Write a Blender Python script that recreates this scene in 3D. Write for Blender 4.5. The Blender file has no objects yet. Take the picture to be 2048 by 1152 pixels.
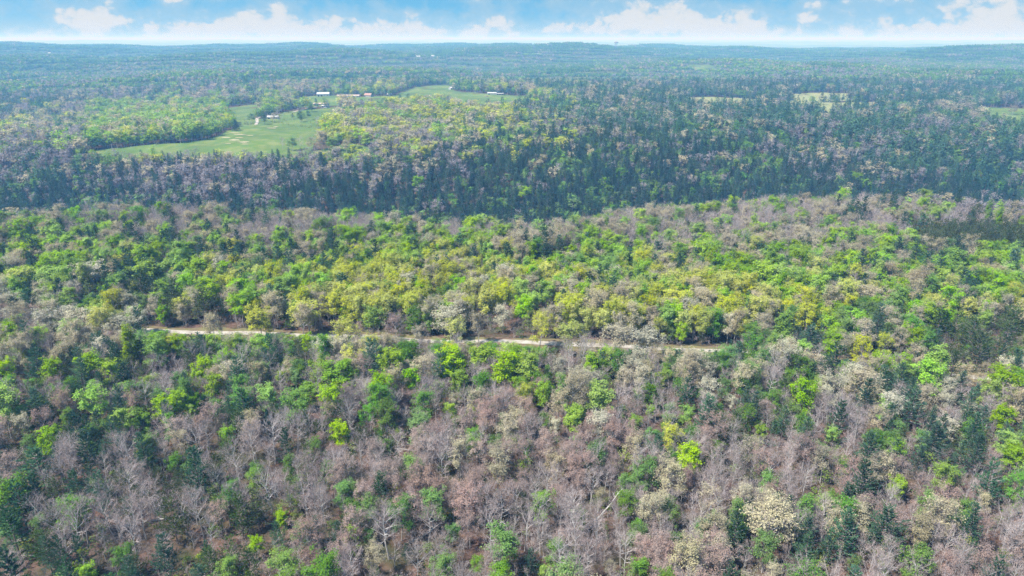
import bpy, math, random
import numpy as np
from mathutils import Vector
from mathutils.geometry import delaunay_2d_cdt

R = math.radians
scene = bpy.context.scene
col = scene.collection
rng = np.random.default_rng(11)

# ------------------------------------------------------------------ camera
CAM_H, PITCH, FPX = 110.0, R(20.1), 1365.0          # focal length in pixels of the 2048 wide photograph
cam_d = bpy.data.cameras.new('camera'); cam = bpy.data.objects.new('camera', cam_d); col.objects.link(cam)
cam.location = (0, 0, CAM_H); cam.rotation_euler = (R(90) - PITCH, 0, 0)
cam_d.sensor_width = 36.0; cam_d.lens = 36.0 * FPX / 2048.0
cam_d.clip_start = 0.5; cam_d.clip_end = 150000.0
scene.camera = cam

# ------------------------------------------------------------------ light
SUN_EL, SUN_AZ = R(57), R(-118)       # azimuth measured from +Y (view direction) towards +X
world = bpy.data.worlds.new('World'); scene.world = world; world.use_nodes = True
world.cycles.sampling_method = 'MANUAL'; world.cycles.sample_map_resolution = 256
wn, wl = world.node_tree.nodes, world.node_tree.links
wn.clear()
def W(t, **k):
    n = wn.new(t)
    for a, b in k.items(): setattr(n, a, b)
    return n
def wmath(op, a, b=None, c=None, clamp=False):
    n = W('ShaderNodeMath', operation=op, use_clamp=clamp)
    for i, v in enumerate((a, b, c)):
        if v is None: continue
        if isinstance(v, (int, float)): n.inputs[i].default_value = v
        else: wl.new(v, n.inputs[i])
    return n.outputs[0]
def wrange(v, a, b, c, d, smooth=True):
    n = W('ShaderNodeMapRange', interpolation_type='SMOOTHSTEP' if smooth else 'LINEAR')
    wl.new(v, n.inputs['Value'])
    for k, x in zip(('From Min', 'From Max', 'To Min', 'To Max'), (a, b, c, d)): n.inputs[k].default_value = x
    return n.outputs[0]
tc = W('ShaderNodeTexCoord'); sep = W('ShaderNodeSeparateXYZ'); wl.new(tc.outputs['Generated'], sep.inputs[0])
sx, sy, sz = sep.outputs
# clear blue: the sky dome read a little above the point looked at, so the blue reaches down to the haze
zr = wmath('ADD', wmath('MULTIPLY', sz, 0.72), 0.28)
comb = W('ShaderNodeCombineXYZ'); wl.new(sx, comb.inputs[0]); wl.new(sy, comb.inputs[1]); wl.new(zr, comb.inputs[2])
nrm = W('ShaderNodeVectorMath', operation='NORMALIZE'); wl.new(comb.outputs[0], nrm.inputs[0])
sky = W('ShaderNodeTexSky', sky_type='NISHITA', sun_disc=False, sun_elevation=SUN_EL, sun_rotation=SUN_AZ)
sky.air_density = 1.2; sky.dust_density = 0.3; sky.ozone_density = 1.6
wl.new(nrm.outputs[0], sky.inputs[0])
hsv = W('ShaderNodeHueSaturation'); hsv.inputs['Saturation'].default_value = 1.38; hsv.inputs['Hue'].default_value = 0.482
hsv.inputs['Value'].default_value = 1.85
wl.new(sky.outputs[0], hsv.inputs['Color'])
# clouds: heaped cumulus low over the horizon, broken cloud overhead
def cloud_noise(scale, zs, detail, off, rough=0.55):
    m = W('ShaderNodeMapping'); m.inputs['Scale'].default_value = (scale, scale, scale * zs); m.inputs['Location'].default_value = off
    wl.new(tc.outputs['Generated'], m.inputs[0])
    n = W('ShaderNodeTexNoise'); n.inputs['Scale'].default_value = 1.0; n.inputs['Detail'].default_value = detail
    n.inputs['Roughness'].default_value = rough
    wl.new(m.outputs[0], n.inputs['Vector']); return n.outputs['Fac']
big = cloud_noise(10.0, 2.2, 2.0, (3.1, 1.7, 0.4))
puff = cloud_noise(30.0, 1.25, 4.0, (0.6, 5.2, 2.0), 0.5)
fine = cloud_noise(62.0, 1.3, 2.0, (7.6, 2.2, 4.0), 0.5)
billow = wmath('ABSOLUTE', wmath('SUBTRACT', wmath('MULTIPLY', fine, 2.0), 1.0))
dens = wmath('ADD', wmath('MULTIPLY', big, 1.35), wmath('MULTIPLY', puff, 0.75))
dens = wmath('SUBTRACT', dens, wmath('MULTIPLY', billow, -0.18))
thr = wrange(sz, 0.0, 0.062, 0.88, 1.22)
edge = wmath('SUBTRACT', dens, thr)
cover = wrange(edge, -0.06, 0.17, 0.0, 1.0)
haze_low = wrange(sz, -0.002, 0.040, 0.95, 0.0)
veil = wmath('MULTIPLY', wrange(edge, -0.34, 0.0, 0.0, 0.55), wrange(sz, 0.02, 0.25, 1.0, 0.5))
a1 = wmath('MAXIMUM', cover, veil); alpha = wmath('MAXIMUM', a1, haze_low, clamp=True)
lit = W('ShaderNodeMix', data_type='RGBA'); lit.inputs['A'].default_value = (5.2, 6.9, 8.2, 1); lit.inputs['B'].default_value = (8.1, 8.5, 8.8, 1)
wl.new(wrange(wmath('SUBTRACT', edge, wmath('MULTIPLY', billow, -0.2)), -0.02, 0.24, 0.0, 1.0), lit.inputs['Factor'])
mixc = W('ShaderNodeMix', data_type='RGBA')
wl.new(alpha, mixc.inputs['Factor']); wl.new(hsv.outputs[0], mixc.inputs['A']); wl.new(lit.outputs['Result'], mixc.inputs['B'])
bg = W('ShaderNodeBackground'); bg.inputs['Strength'].default_value = 0.05
wl.new(mixc.outputs['Result'], bg.inputs['Color'])
wo = W('ShaderNodeOutputWorld'); wl.new(bg.outputs[0], wo.inputs['Surface'])

sun_l = bpy.data.lights.new('sun', 'SUN'); sun_l.energy = 5.0; sun_l.angle = R(2.0); sun_l.color = (1.0, 0.965, 0.90)
sun = bpy.data.objects.new('sun', sun_l); col.objects.link(sun)
sun_dir = Vector((math.sin(SUN_AZ) * math.cos(SUN_EL), math.cos(SUN_AZ) * math.cos(SUN_EL), math.sin(SUN_EL)))
sun.rotation_euler = sun_dir.to_track_quat('Z', 'Y').to_euler(); sun.location = (0, 0, 400)

vs = scene.view_settings
vs.view_transform = 'Standard'; vs.look = 'None'; vs.gamma = 1.0; vs.use_curve_mapping = False
vs.exposure = 0.88
cy = scene.cycles
cy.max_bounces = 3; cy.diffuse_bounces = 3; cy.glossy_bounces = 1; cy.transmission_bounces = 3; cy.volume_bounces = 0
cy.transparent_max_bounces = 4; cy.caustics_reflective = False; cy.caustics_refractive = False
cy.use_denoising = True; cy.denoiser = 'OPENIMAGEDENOISE'; cy.denoising_input_passes = 'RGB_ALBEDO_NORMAL'; cy.denoising_prefilter = 'NONE'
cy.pixel_filter_type = 'BLACKMAN_HARRIS'; cy.filter_width = 1.5

# ------------------------------------------------------------------ helpers
def tag(o, label=None, cat=None, group=None, kind=None):
    if label: o['label'] = label
    if cat: o['category'] = cat
    if group: o['group'] = group
    if kind: o['kind'] = kind
    return o

def new_mat(name):
    m = bpy.data.materials.new(name); m.use_nodes = True
    nt = m.node_tree; nt.nodes.clear()
    return m, nt.nodes, nt.links

def ss(a, b, x):
    t = np.clip((x - a) / (b - a), 0, 1); return t * t * (3 - 2 * t)

def wav(x, y, L, ph):
    """smooth unevenness of wavelength about L, range about -1..1"""
    k = 2 * np.pi / L
    return 0.40 * (np.sin(k * (x * 0.93 + y * 0.37) + ph) + np.sin(k * 1.27 * (-x * 0.41 + y * 0.91) + 2.1 * ph + 1.0)
                   + np.sin(k * 0.71 * (x * 0.6 - y * 0.8) + 3.7 * ph + 2.0))

COLX = np.array([-600, 0, 250, 450, 700, 900, 1050, 1250, 1450, 1700, 1950, 2300, 2900], float)
CREST = np.array([390, 386, 388, 384, 370, 350, 350, 372, 402, 422, 420, 405, 400], float)

def terrain(x, y):
    x = np.asarray(x, float); y = np.asarray(y, float)
    d = np.hypot(x, y) + 1e-6
    col_px = np.where(y > 1, 1024 + FPX * 1.06 * x / np.maximum(y, 1), np.where(x > 0, 2900, -600))
    c = np.interp(col_px, COLX, CREST)
    z = 1.2 * wav(x, y, 95, 0.3) + 0.6 * wav(x, y, 42, 1.9)
    z = z + 3.0 * np.exp(-((y - c) / 55.0) ** 2)
    q = y - c
    val = -58 * ss(10, 120, q) * (1 - ss(110, 410, q))
    z = z + val * (1 + 0.12 * wav(x, y, 260, 4.0))
    # hollow beyond the farm on one side, and the rolling country behind
    z = z - 30 * np.exp(-(((x + 780) / 330.0) ** 2 + ((y - 1180) / 420.0) ** 2))
    z = z - 16 * np.exp(-(((x - 250) / 420.0) ** 2 + ((y - 2050) / 260.0) ** 2))
    far = ss(1450, 2600, d)
    z = z + far * (30 * wav(x, y, 1500, 0.7) + 14 * wav(x, y, 620, 2.2))
    sky_c = np.interp(col_px, [-400, 0, 340, 400, 470, 540, 640, 900, 1150, 1350, 1480, 1600, 1700, 1900, 2300],
                      [46, 46, 40, 26, 22, 36, 52, 48, 44, 30, 20, 18, 34, 42, 44])
    z = z + (sky_c - 4 * wav(x, y, 700, 5.0)) * ss(2300, 4700, d) * (1 - ss(5200, 7200, d))
    z = z - 45 * ss(5600, 9000, d)
    hills = ss(9000, 14000, d)
    z = z + hills * (30 * wav(x, y, 5200, 1.1) + 16 * wav(x, y, 2100, 0.4) + 60 * np.maximum(0, wav(x, y, 15000, 2.5)) * ss(18000, 30000, d))
    return z

def project(x, y, z):
    """world point -> pixel of the 2048 x 1152 photograph"""
    x = np.asarray(x, float); y = np.asarray(y, float); z = np.asarray(z, float) - CAM_H
    dep = y * math.cos(PITCH) - z * math.sin(PITCH)
    up = y * math.sin(PITCH) + z * math.cos(PITCH)
    dd = np.maximum(dep, 0.1)
    return 1024 + FPX * x / dd, 576 - FPX * up / dd, dep

def ground_at(px, py, lift=0.0):
    """the point of the land (raised by lift) seen at a pixel"""
    u = (px - 1024) / FPX; v = (576 - py) / FPX
    dx, dy, dz = u, math.cos(PITCH) + v * math.sin(PITCH), -math.sin(PITCH) + v * math.cos(PITCH)
    t = np.geomspace(60, 9000, 3000)
    gz = CAM_H + dz * t - (terrain(dx * t, dy * t) + lift)
    i = np.argmax(gz < 0) if (gz < 0).any() else len(t) - 1
    a, b = (gz[i - 1], gz[i]) if i > 0 else (1, -1)
    tt = t[i - 1] + (t[i] - t[i - 1]) * a / (a - b) if i > 0 and a != b else t[i]
    return dx * tt, dy * tt, tt

# ------------------------------------------------------------------ materials
def leaf_mat(name, base, var=0.25, hue=0.03, island=0.35, trans=0.3, obj_random=True):
    """foliage: one colour, a shift from tree to tree and from leaf clump to leaf clump"""
    m, n, l = new_mat(name)
    out = n.new('ShaderNodeOutputMaterial')
    h = n.new('ShaderNodeHueSaturation'); h.inputs['Color'].default_value = (*base, 1)
    geo = n.new('ShaderNodeNewGeometry'); oi = n.new('ShaderNodeObjectInfo')
    def mr(v, lo, hi):
        k = n.new('ShaderNodeMapRange'); l.new(v, k.inputs[0]); k.inputs[3].default_value = lo; k.inputs[4].default_value = hi; return k.outputs[0]
    vi = mr(geo.outputs['Random Per Island'], 1 - island, 1 + island)
    if obj_random:
        wn_ = n.new('ShaderNodeTexWhiteNoise'); wn_.noise_dimensions = '1D'; l.new(oi.outputs['Random'], wn_.inputs['W'])
        vo = mr(wn_.outputs['Value'], 1 - var, 1 + var)
        mu = n.new('ShaderNodeMath'); mu.operation = 'MULTIPLY'; l.new(vi, mu.inputs[0]); l.new(vo, mu.inputs[1])
        l.new(mu.outputs[0], h.inputs['Value'])
        l.new(mr(oi.outputs['Random'], 0.5 - hue, 0.5 + hue), h.inputs['Hue'])
        sp = n.new('ShaderNodeSeparateColor'); l.new(wn_.outputs['Color'], sp.inputs[0])
        l.new(mr(sp.outputs[1], 0.8, 1.12), h.inputs['Saturation'])
    else:
        tx = n.new('ShaderNodeTexCoord')
        nz = n.new('ShaderNodeTexNoise'); nz.inputs['Scale'].default_value = 0.11
        l.new(tx.outputs['Object'], nz.inputs['Vector'])
        vo = mr(nz.outputs['Fac'], 1 - var * 1.6, 1 + var * 1.6)
        mu = n.new('ShaderNodeMath'); mu.operation = 'MULTIPLY'; l.new(vi, mu.inputs[0]); l.new(vo, mu.inputs[1])
        l.new(mu.outputs[0], h.inputs['Value'])
    d = n.new('ShaderNodeBsdfDiffuse'); t = n.new('ShaderNodeBsdfTranslucent'); mx = n.new('ShaderNodeMixShader')
    l.new(h.outputs[0], d.inputs[0]); l.new(h.outputs[0], t.inputs[0]); mx.inputs[0].default_value = trans
    l.new(d.outputs[0], mx.inputs[1]); l.new(t.outputs[0], mx.inputs[2]); l.new(mx.outputs[0], out.inputs[0])
    return m

def plain_mat(name, base, rough=0.9, var=0.25, scale=1.5, coords='Object', base2=None, bump=0.0):
    m, n, l = new_mat(name)
    out = n.new('ShaderNodeOutputMaterial'); p = n.new('ShaderNodeBsdfPrincipled'); p.inputs['Roughness'].default_value = rough
    p.inputs['Specular IOR Level'].default_value = 0.2
    tx = n.new('ShaderNodeTexCoord'); nz = n.new('ShaderNodeTexNoise'); nz.inputs['Scale'].default_value = scale; nz.inputs['Detail'].default_value = 6
    l.new(tx.outputs[coords], nz.inputs['Vector'])
    mx = n.new('ShaderNodeMix'); mx.data_type = 'RGBA'
    mx.inputs['A'].default_value = (*[c * (1 - var) for c in base], 1)
    mx.inputs['B'].default_value = (*(base2 or [c * (1 + var) for c in base]), 1)
    cr = n.new('ShaderNodeMapRange'); cr.inputs[1].default_value = 0.3; cr.inputs[2].default_value = 0.7
    l.new(nz.outputs['Fac'], cr.inputs[0]); l.new(cr.outputs[0], mx.inputs['Factor']); l.new(mx.outputs['Result'], p.inputs['Base Color'])
    if bump:
        b = n.new('ShaderNodeBump'); b.inputs['Strength'].default_value = bump; l.new(nz.outputs['Fac'], b.inputs['Height']); l.new(b.outputs[0], p.inputs['Normal'])
    l.new(p.outputs[0], out.inputs[0])
    return m

def ground_mat(name, cols, scales, coords='Object'):
    """three colours mixed by two scales of noise"""
    m, n, l = new_mat(name)
    out = n.new('ShaderNodeOutputMaterial'); p = n.new('ShaderNodeBsdfDiffuse')
    tx = n.new('ShaderNodeTexCoord'); prev = None
    for i, s in enumerate(scales):
        nz = n.new('ShaderNodeTexNoise'); nz.inputs['Scale'].default_value = s; nz.inputs['Detail'].default_value = 8; nz.inputs['Roughness'].default_value = 0.62
        l.new(tx.outputs[coords], nz.inputs['Vector'])
        cr = n.new('ShaderNodeMapRange'); cr.interpolation_type = 'SMOOTHSTEP'; cr.inputs[1].default_value = 0.38; cr.inputs[2].default_value = 0.66
        l.new(nz.outputs['Fac'], cr.inputs[0])
        mx = n.new('ShaderNodeMix'); mx.data_type = 'RGBA'; l.new(cr.outputs[0], mx.inputs['Factor'])
        if prev is None: mx.inputs['A'].default_value = (*cols[0], 1)
        else: l.new(prev, mx.inputs['A'])
        mx.inputs['B'].default_value = (*cols[i + 1], 1); prev = mx.outputs['Result']
    l.new(prev, p.inputs[0]); l.new(p.outputs[0], out.inputs[0])
    return m

LEAF = {
    'G': dict(base=(0.245, 0.405, 0.020), var=0.25, hue=0.016),
    'M': dict(base=(0.135, 0.262, 0.042), var=0.28, hue=0.018),
    'Y': dict(base=(0.410, 0.450, 0.050), var=0.16, hue=0.012),
    'T': dict(base=(0.400, 0.355, 0.230), var=0.20, hue=0.010),
    'R': dict(base=(0.340, 0.240, 0.205), var=0.22, hue=0.010),
    'C': dict(base=(0.460, 0.440, 0.320), var=0.16, hue=0.010),
    'P': dict(base=(0.080, 0.172, 0.092), var=0.30, hue=0.022),
    'H': dict(base=(0.044, 0.118, 0.080), var=0.25, hue=0.020),
    'S': dict(base=(0.100, 0.150, 0.045), var=0.25, hue=0.020),
    'B': dict(base=(0.270, 0.240, 0.255), var=0.22, hue=0.012),
    'U': dict(base=(0.190, 0.150, 0.125), var=0.30, hue=0.020),
    'V': dict(base=(0.150, 0.210, 0.040), var=0.35, hue=0.025),
}
MAT = {k: leaf_mat('foliage_' + k, **v) for k, v in LEAF.items()}
FARMAT = {k: leaf_mat('far_foliage_' + k, v['base'], v['var'], v['hue'], obj_random=False) for k, v in LEAF.items()}
MAT['twig'] = leaf_mat('twig_bark', (0.350, 0.292, 0.284), var=0.22, hue=0.012, island=0.35, trans=0.0)
MAT['bark'] = plain_mat('grey_bark', (0.44, 0.42, 0.41), var=0.25, scale=1.2)
MAT['bark2'] = plain_mat('brown_bark', (0.16, 0.125, 0.10), var=0.3, scale=1.2)
MAT['litter'] = ground_mat('leaf_litter', [(0.095, 0.056, 0.045), (0.155, 0.098, 0.078), (0.060, 0.060, 0.032)], [0.9, 0.09])
MAT['farland'] = ground_mat('distant_woodland', [(0.050, 0.085, 0.055), (0.11, 0.13, 0.085), (0.15, 0.17, 0.07)], [0.012, 0.0012])
MAT['grass'] = ground_mat('pasture_grass', [(0.098, 0.165, 0.038), (0.175, 0.205, 0.070), (0.080, 0.128, 0.040)], [0.05, 0.012])
MAT['hay'] = ground_mat('dry_grass', [(0.22, 0.23, 0.11), (0.27, 0.26, 0.14), (0.19, 0.22, 0.09)], [0.2, 0.04])
MAT['verge'] = ground_mat('grass_verge', [(0.19, 0.16, 0.09), (0.13, 0.15, 0.045), (0.15, 0.10, 0.075)], [0.7, 0.12])
MAT['dirt'] = ground_mat('pale_dirt', [(0.30, 0.27, 0.18), (0.40, 0.35, 0.25), (0.22, 0.23, 0.11)], [1.6, 0.15])
MAT['track'] = ground_mat('gravel_track', [(0.38, 0.35, 0.31), (0.46, 0.43, 0.39), (0.28, 0.25, 0.21)], [2.2, 0.3])
MAT['white'] = plain_mat('white_metal_sheet', (0.44, 0.45, 0.47), rough=0.5, var=0.05, scale=0.6)
MAT['red'] = plain_mat('red_metal_roof', (0.36, 0.21, 0.18), rough=0.6, var=0.15, scale=0.6)
MAT['pinkroof'] = plain_mat('faded_red_roof', (0.40, 0.31, 0.27), rough=0.6, var=0.15, scale=0.6)
MAT['tanwall'] = plain_mat('tan_boards', (0.42, 0.34, 0.25), var=0.15, scale=0.6)
MAT['dark'] = plain_mat('dark_opening', (0.04, 0.045, 0.05), rough=0.4, var=0.1)
MAT['greyroof'] = plain_mat('grey_roof', (0.30, 0.29, 0.29), var=0.15, scale=0.6)

def in_poly(x, y, P):
    c = np.zeros(x.shape, bool); n = len(P)
    for i in range(n):
        x1, y1 = P[i]; x2, y2 = P[(i + 1) % n]
        c ^= ((y1 > y) != (y2 > y)) & (x < (x2 - x1) * (y - y1) / ((y2 - y1) + 1e-9) + x1)
    return c

# ------------------------------------------------------------------ land
def mesh_obj(name, verts, faces, mats, parent=None, smooth=False, midx=None):
    me = bpy.data.meshes.new(name)
    me.from_pydata(np.asarray(verts, float).tolist() if not isinstance(verts, list) else verts, [], faces if isinstance(faces, list) else faces.tolist())
    for m in (mats if isinstance(mats, (list, tuple)) else [mats]): me.materials.append(m)
    if midx is not None: me.polygons.foreach_set('material_index', np.asarray(midx, np.int32))
    if smooth: me.polygons.foreach_set('use_smooth', np.ones(len(me.polygons), bool))
    me.update()
    o = bpy.data.objects.new(name, me); col.objects.link(o); o.parent = parent
    return o

def polar_land(name, r0, r1, nr, na, mat, centre=False):
    rr = np.geomspace(r0, r1, nr); aa = np.concatenate([np.linspace(-60, 60, na), np.linspace(60, 300, 49)[1:-1]])
    Rg, A = np.meshgrid(rr, np.radians(aa), indexing='ij')
    X, Y = Rg * np.sin(A), Rg * np.cos(A); Z = terrain(X, Y)
    v = np.stack([X, Y, Z], -1).reshape(-1, 3); m = len(aa)
    i = np.arange(nr - 1)[:, None] * m; j = np.arange(m)[None, :]; j2 = (j + 1) % m
    f = np.stack([i + j, i + m + j, i + m + j2, i + j2], -1).reshape(-1, 4).tolist()
    if centre:
        v = np.vstack([v, [[0, 0, float(terrain(0, 0))]]]); c = len(v) - 1
        f += [[c, k, (k + 1) % m] for k in range(m)]
    return mesh_obj(name, v, f, mat, smooth=True)

g = polar_land('far_ground', 1900, 7300, 120, 260, MAT['farland']); tag(g, 'wooded ground under the far forest', 'ground', kind='structure')
g = polar_land('ground', 8, 1900, 260, 260, MAT['litter'], centre=True); tag(g, 'brown leaf-littered forest floor under the trees', 'ground', kind='structure')
g = polar_land('distant_hills', 7300, 62000, 170, 220, MAT['farland']); tag(g, 'pale blue wooded hills along the far horizon', 'hills', kind='structure')

def sheet(name, px_poly, mat, lift, step, label, cat, under=False):
    """a patch of ground with the outline seen in the photograph, draped over the land"""
    cyp = sum(q[1] for q in px_poly) / len(px_poly)
    P = np.array([ground_at(px, py, 10.0 if (under and in_poly(np.array([px + 0.0]), np.array([py - 2.5]), px_poly)[0]) else 0.0)[:2] for px, py in px_poly])
    P2 = []
    for a, b in zip(P, np.roll(P, -1, 0)):
        n = max(1, int(np.hypot(*(b - a)) / step))
        for k in range(n):
            q = a + (b - a) * k / n
            P2.append(q + (rng.normal(0, step * 0.10, 2) if k else 0))
    P2 = np.array(P2); lo, hi = P2.min(0), P2.max(0)
    gx, gy = np.meshgrid(np.arange(lo[0], hi[0], step), np.arange(lo[1], hi[1], step))
    pts = [Vector(p) for p in P2] + [Vector((a, b)) for a, b in zip(gx.ravel() + 0.31, gy.ravel() + 0.17)]
    nb = len(P2)
    vv, _, ff, *_ = delaunay_2d_cdt(pts, [(i, (i + 1) % nb) for i in range(nb)], [list(range(nb))], 1, 1e-4)
    X = np.array([[v.x, v.y] for v in vv]); Z = terrain(X[:, 0], X[:, 1]) + lift
    used = sorted({i for f in ff for i in f}); mp = {o: i for i, o in enumerate(used)}
    o = mesh_obj(name, np.column_stack([X, Z])[used], [[mp[i] for i in f] for f in ff], mat, smooth=True)
    tag(o, label, cat, kind='structure'); return P

def ribbon(name, px_line, width, mat, lift, label, cat, step=3.0, jitter=0.0, offset=0.0, world=None):
    L = np.array([ground_at(px, py)[:2] for px, py in px_line]) if world is None else np.array(world)
    seg = np.hypot(*np.diff(L, axis=0).T); s = np.concatenate([[0], np.cumsum(seg)]); t = np.arange(0, s[-1], step)
    C = np.column_stack([np.interp(t, s, L[:, 0]), np.interp(t, s, L[:, 1])])
    k = 7; pad = np.vstack([np.repeat(C[:1], k, 0), C, np.repeat(C[-1:], k, 0)])
    C = np.array([pad[i:i + 2 * k + 1].mean(0) for i in range(len(C))])
    T = np.gradient(C, axis=0); T /= np.linalg.norm(T, axis=1)[:, None]; N = np.column_stack([-T[:, 1], T[:, 0]])
    nw = 5; v = []
    jl, jr = rng.normal(0, jitter, len(C)), rng.normal(0, jitter, len(C))
    for i in range(len(C)):
        for q in range(nw):
            u = q / (nw - 1) * 2 - 1
            p = C[i] + N[i] * (offset + u * width / 2 + (jl[i] if u < -0.9 else jr[i] if u > 0.9 else 0)); v.append((p[0], p[1], float(terrain(*p)) + lift))
    f = [[i * nw + q, i * nw + q + 1, (i + 1) * nw + q + 1, (i + 1) * nw + q] for i in range(len(C) - 1) for q in range(nw - 1)]
    o = mesh_obj(name, v, f, mat, smooth=True)
    if label: tag(o, label, cat, kind='structure')
    return C, o

ROAD_PX = [(-420, 668), (-120, 664), (120, 658), (300, 660), (450, 665), (620, 671), (760, 675), (900, 681), (1050, 688), (1200, 692), (1330, 695), (1440, 701), (1560, 712), (1680, 726), (1850, 745), (2150, 770), (2500, 800)]
ROAD, _ = ribbon('grass_verge', ROAD_PX, 8.5, MAT['verge'], 0.05, 'dry grassy verge along both sides of the dirt road', 'verge', jitter=0.7)
_, road_o = ribbon('dirt_road', None, 3.0, MAT['track'], 0.10, 'pale gravel road running through the woods', 'road', jitter=0.12, world=ROAD)

FIELDS = {
    'farm': [(150, 306), (215, 298), (290, 291), (360, 287), (405, 281), (445, 268), (478, 252), (492, 241), (540, 238), (632, 240), (640, 262), (626, 285), (690, 287), (745, 296), (735, 301), (640, 299), (590, 301), (540, 303), (460, 305), (330, 306), (240, 306)],
    'knoll': [(450, 216), (505, 209), (520, 213), (500, 236), (472, 236), (460, 226)],
    'barn': [(585, 197), (632, 191), (700, 193), (790, 193), (790, 200), (740, 203), (680, 200), (600, 203)],
    'centre': [(782, 194), (820, 178), (850, 172), (895, 170), (908, 182), (975, 188), (1062, 191), (1050, 206), (975, 208), (930, 210), (895, 199), (850, 196)],
    'yard': [(520, 240), (560, 226), (620, 219), (672, 214), (690, 218), (655, 236), (618, 242)],
    'hay': [(1560, 202), (1600, 203), (1765, 206), (1740, 210), (1690, 212), (1650, 224), (1628, 214), (1580, 208)],
    'strip': [(1370, 196), (1440, 195), (1530, 201), (1500, 207), (1400, 206)],
    'far_hay': [(1580, 188), (1640, 185), (1705, 187), (1700, 191), (1590, 193)],
    'edge': [(1950, 215), (2010, 216), (2110, 221), (2110, 262), (2048, 254), (1990, 238)],
    'thin': [(1340, 131), (1400, 130), (1465, 135), (1400, 137)],
}
FLAB = {'farm': ('green pasture with bare soil patches below the farm buildings', 'grass'), 'knoll': ('small dark green meadow behind the wood beside the farm', 'grass'),
        'barn': ('grassy strip in front of the white barn', 'grass'), 'centre': ('long green pasture backed by a dark tree wall', 'grass'), 'yard': ('grassy farm yard between the white shed and the houses', 'grass'),
        'hay': ('pale dry meadow among dark pines', 'hay'), 'strip': ('thin pale grass strip under a dark tree line', 'hay'), 'far_hay': ('narrow tan field behind a row of round trees', 'hay'),
        'edge': ('green meadow at the right edge with lone trees', 'grass'), 'thin': ('faint thin clearing in the far blue woods', 'grass')}
FPOLY = {}
for k, poly in FIELDS.items():
    far = k in ('thin',)
    FPOLY[k] = sheet('field', poly, MAT[FLAB[k][1]], 0.45, 14.0 if not far else 40.0, FLAB[k][0], 'field', under=True)
# worn soil in the pasture, each its own patch
for (x, y, w, h) in [(480, 270, 26, 2.6), (452, 276, 18, 2.2), (470, 281, 22, 3.6), (487, 285, 24, 2.6), (457, 288, 12, 1.6), (490, 289, 12, 1.6), (500, 272, 14, 1.4), (544, 257, 18, 2.0), (552, 254, 10, 1.4), (470, 266, 20, 1.6), (478, 276, 16, 2.0)]:
    n = 16; th = np.linspace(0, 2 * np.pi, n, endpoint=False)
    poly = [(x + w / 2 * math.cos(a) * (1 + 0.25 * math.sin(3 * a + x)), y + h / 2 * math.sin(a) * (1 + 0.2 * math.cos(2 * a + y))) for a in th]
    sheet('soil_patch', poly, MAT['dirt'], 0.62, 3.0, 'pale bare soil patch in the farm pasture', 'soil')['x'] if False else sheet('soil_patch', poly, MAT['dirt'], 0.62, 3.0, None, None)
for o in [o for o in col.objects if o.name.startswith('soil_patch')]: tag(o, 'pale bare soil patch in the farm pasture', 'soil patch', 'soil patches in the pasture', 'structure')
ribbon('farm_track', [(512, 252), (515, 244), (513, 238), (520, 233), (545, 230), (570, 227), (590, 223), (612, 218), (640, 214)], 4.5, MAT['track'], 0.75, 'pale farm track climbing to the houses', 'track', step=4.0)

# ------------------------------------------------------------------ trees: shapes
class Shape:
    def __init__(s): s.v, s.f, s.n = [], [], 0
    def add(s, v, f):
        v = np.asarray(v, float).reshape(-1, 3); s.v.append(v); s.f += (np.asarray(f) + s.n).tolist(); s.n += len(v)
    def tube(s, P, r, sides=4):
        P = np.asarray(P, float); n = len(P); T = np.gradient(P, axis=0); T /= np.linalg.norm(T, axis=1)[:, None] + 1e-9
        ref = np.array([0.3, 0.9, 0.1]) if abs(T[0, 2]) > 0.7 else np.array([0, 0, 1.0])
        A = np.cross(T, ref); A /= np.linalg.norm(A, axis=1)[:, None]; B = np.cross(T, A)
        th = np.arange(sides) * 2 * np.pi / sides
        ring = P[:, None] + np.asarray(r)[:, None, None] * (A[:, None] * np.cos(th)[None, :, None] + B[:, None] * np.sin(th)[None, :, None])
        i = np.arange(n - 1)[:, None] * sides; j = np.arange(sides)[None]; j2 = (j + 1) % sides
        s.add(ring, np.stack([i + j, i + j2, i + sides + j2, i + sides + j], -1).reshape(-1, 4))
    def slivers(s, B, D, w, g):
        """thin tapering blades: base points B, tips B + D"""
        side = np.cross(D, g.normal(size=D.shape)); side /= np.linalg.norm(side, axis=1)[:, None] + 1e-9
        w = np.broadcast_to(np.asarray(w, float), (len(B),))[:, None]
        v = np.stack([B - side * w / 2, B + side * w / 2, B + D], 1)
        s.add(v, np.arange(len(B) * 3).reshape(-1, 3))
    def leaves(s, C, size, g, up=0.5, asp=0.7, out=None):
        n = len(C); nr = g.normal(size=(n, 3)); nr /= np.linalg.norm(nr, axis=1)[:, None]; nr[:, 2] = np.abs(nr[:, 2]) + up
        if out is not None: nr = nr * 0.75 + out
        a = np.cross(nr, g.normal(size=(n, 3))); a /= np.linalg.norm(a, axis=1)[:, None] + 1e-9
        b = np.cross(nr, a); b /= np.linalg.norm(b, axis=1)[:, None] + 1e-9
        z = (size * g.uniform(0.6, 1.35, n))[:, None]
        v = np.stack([C - a * z, C - b * z * asp, C + a * z * 0.9, C + b * z * asp], 1)
        s.add(v, np.arange(n * 4).reshape(-1, 4))

def unit(v): return v / (np.linalg.norm(v, axis=-1, keepdims=True) + 1e-9)

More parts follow.
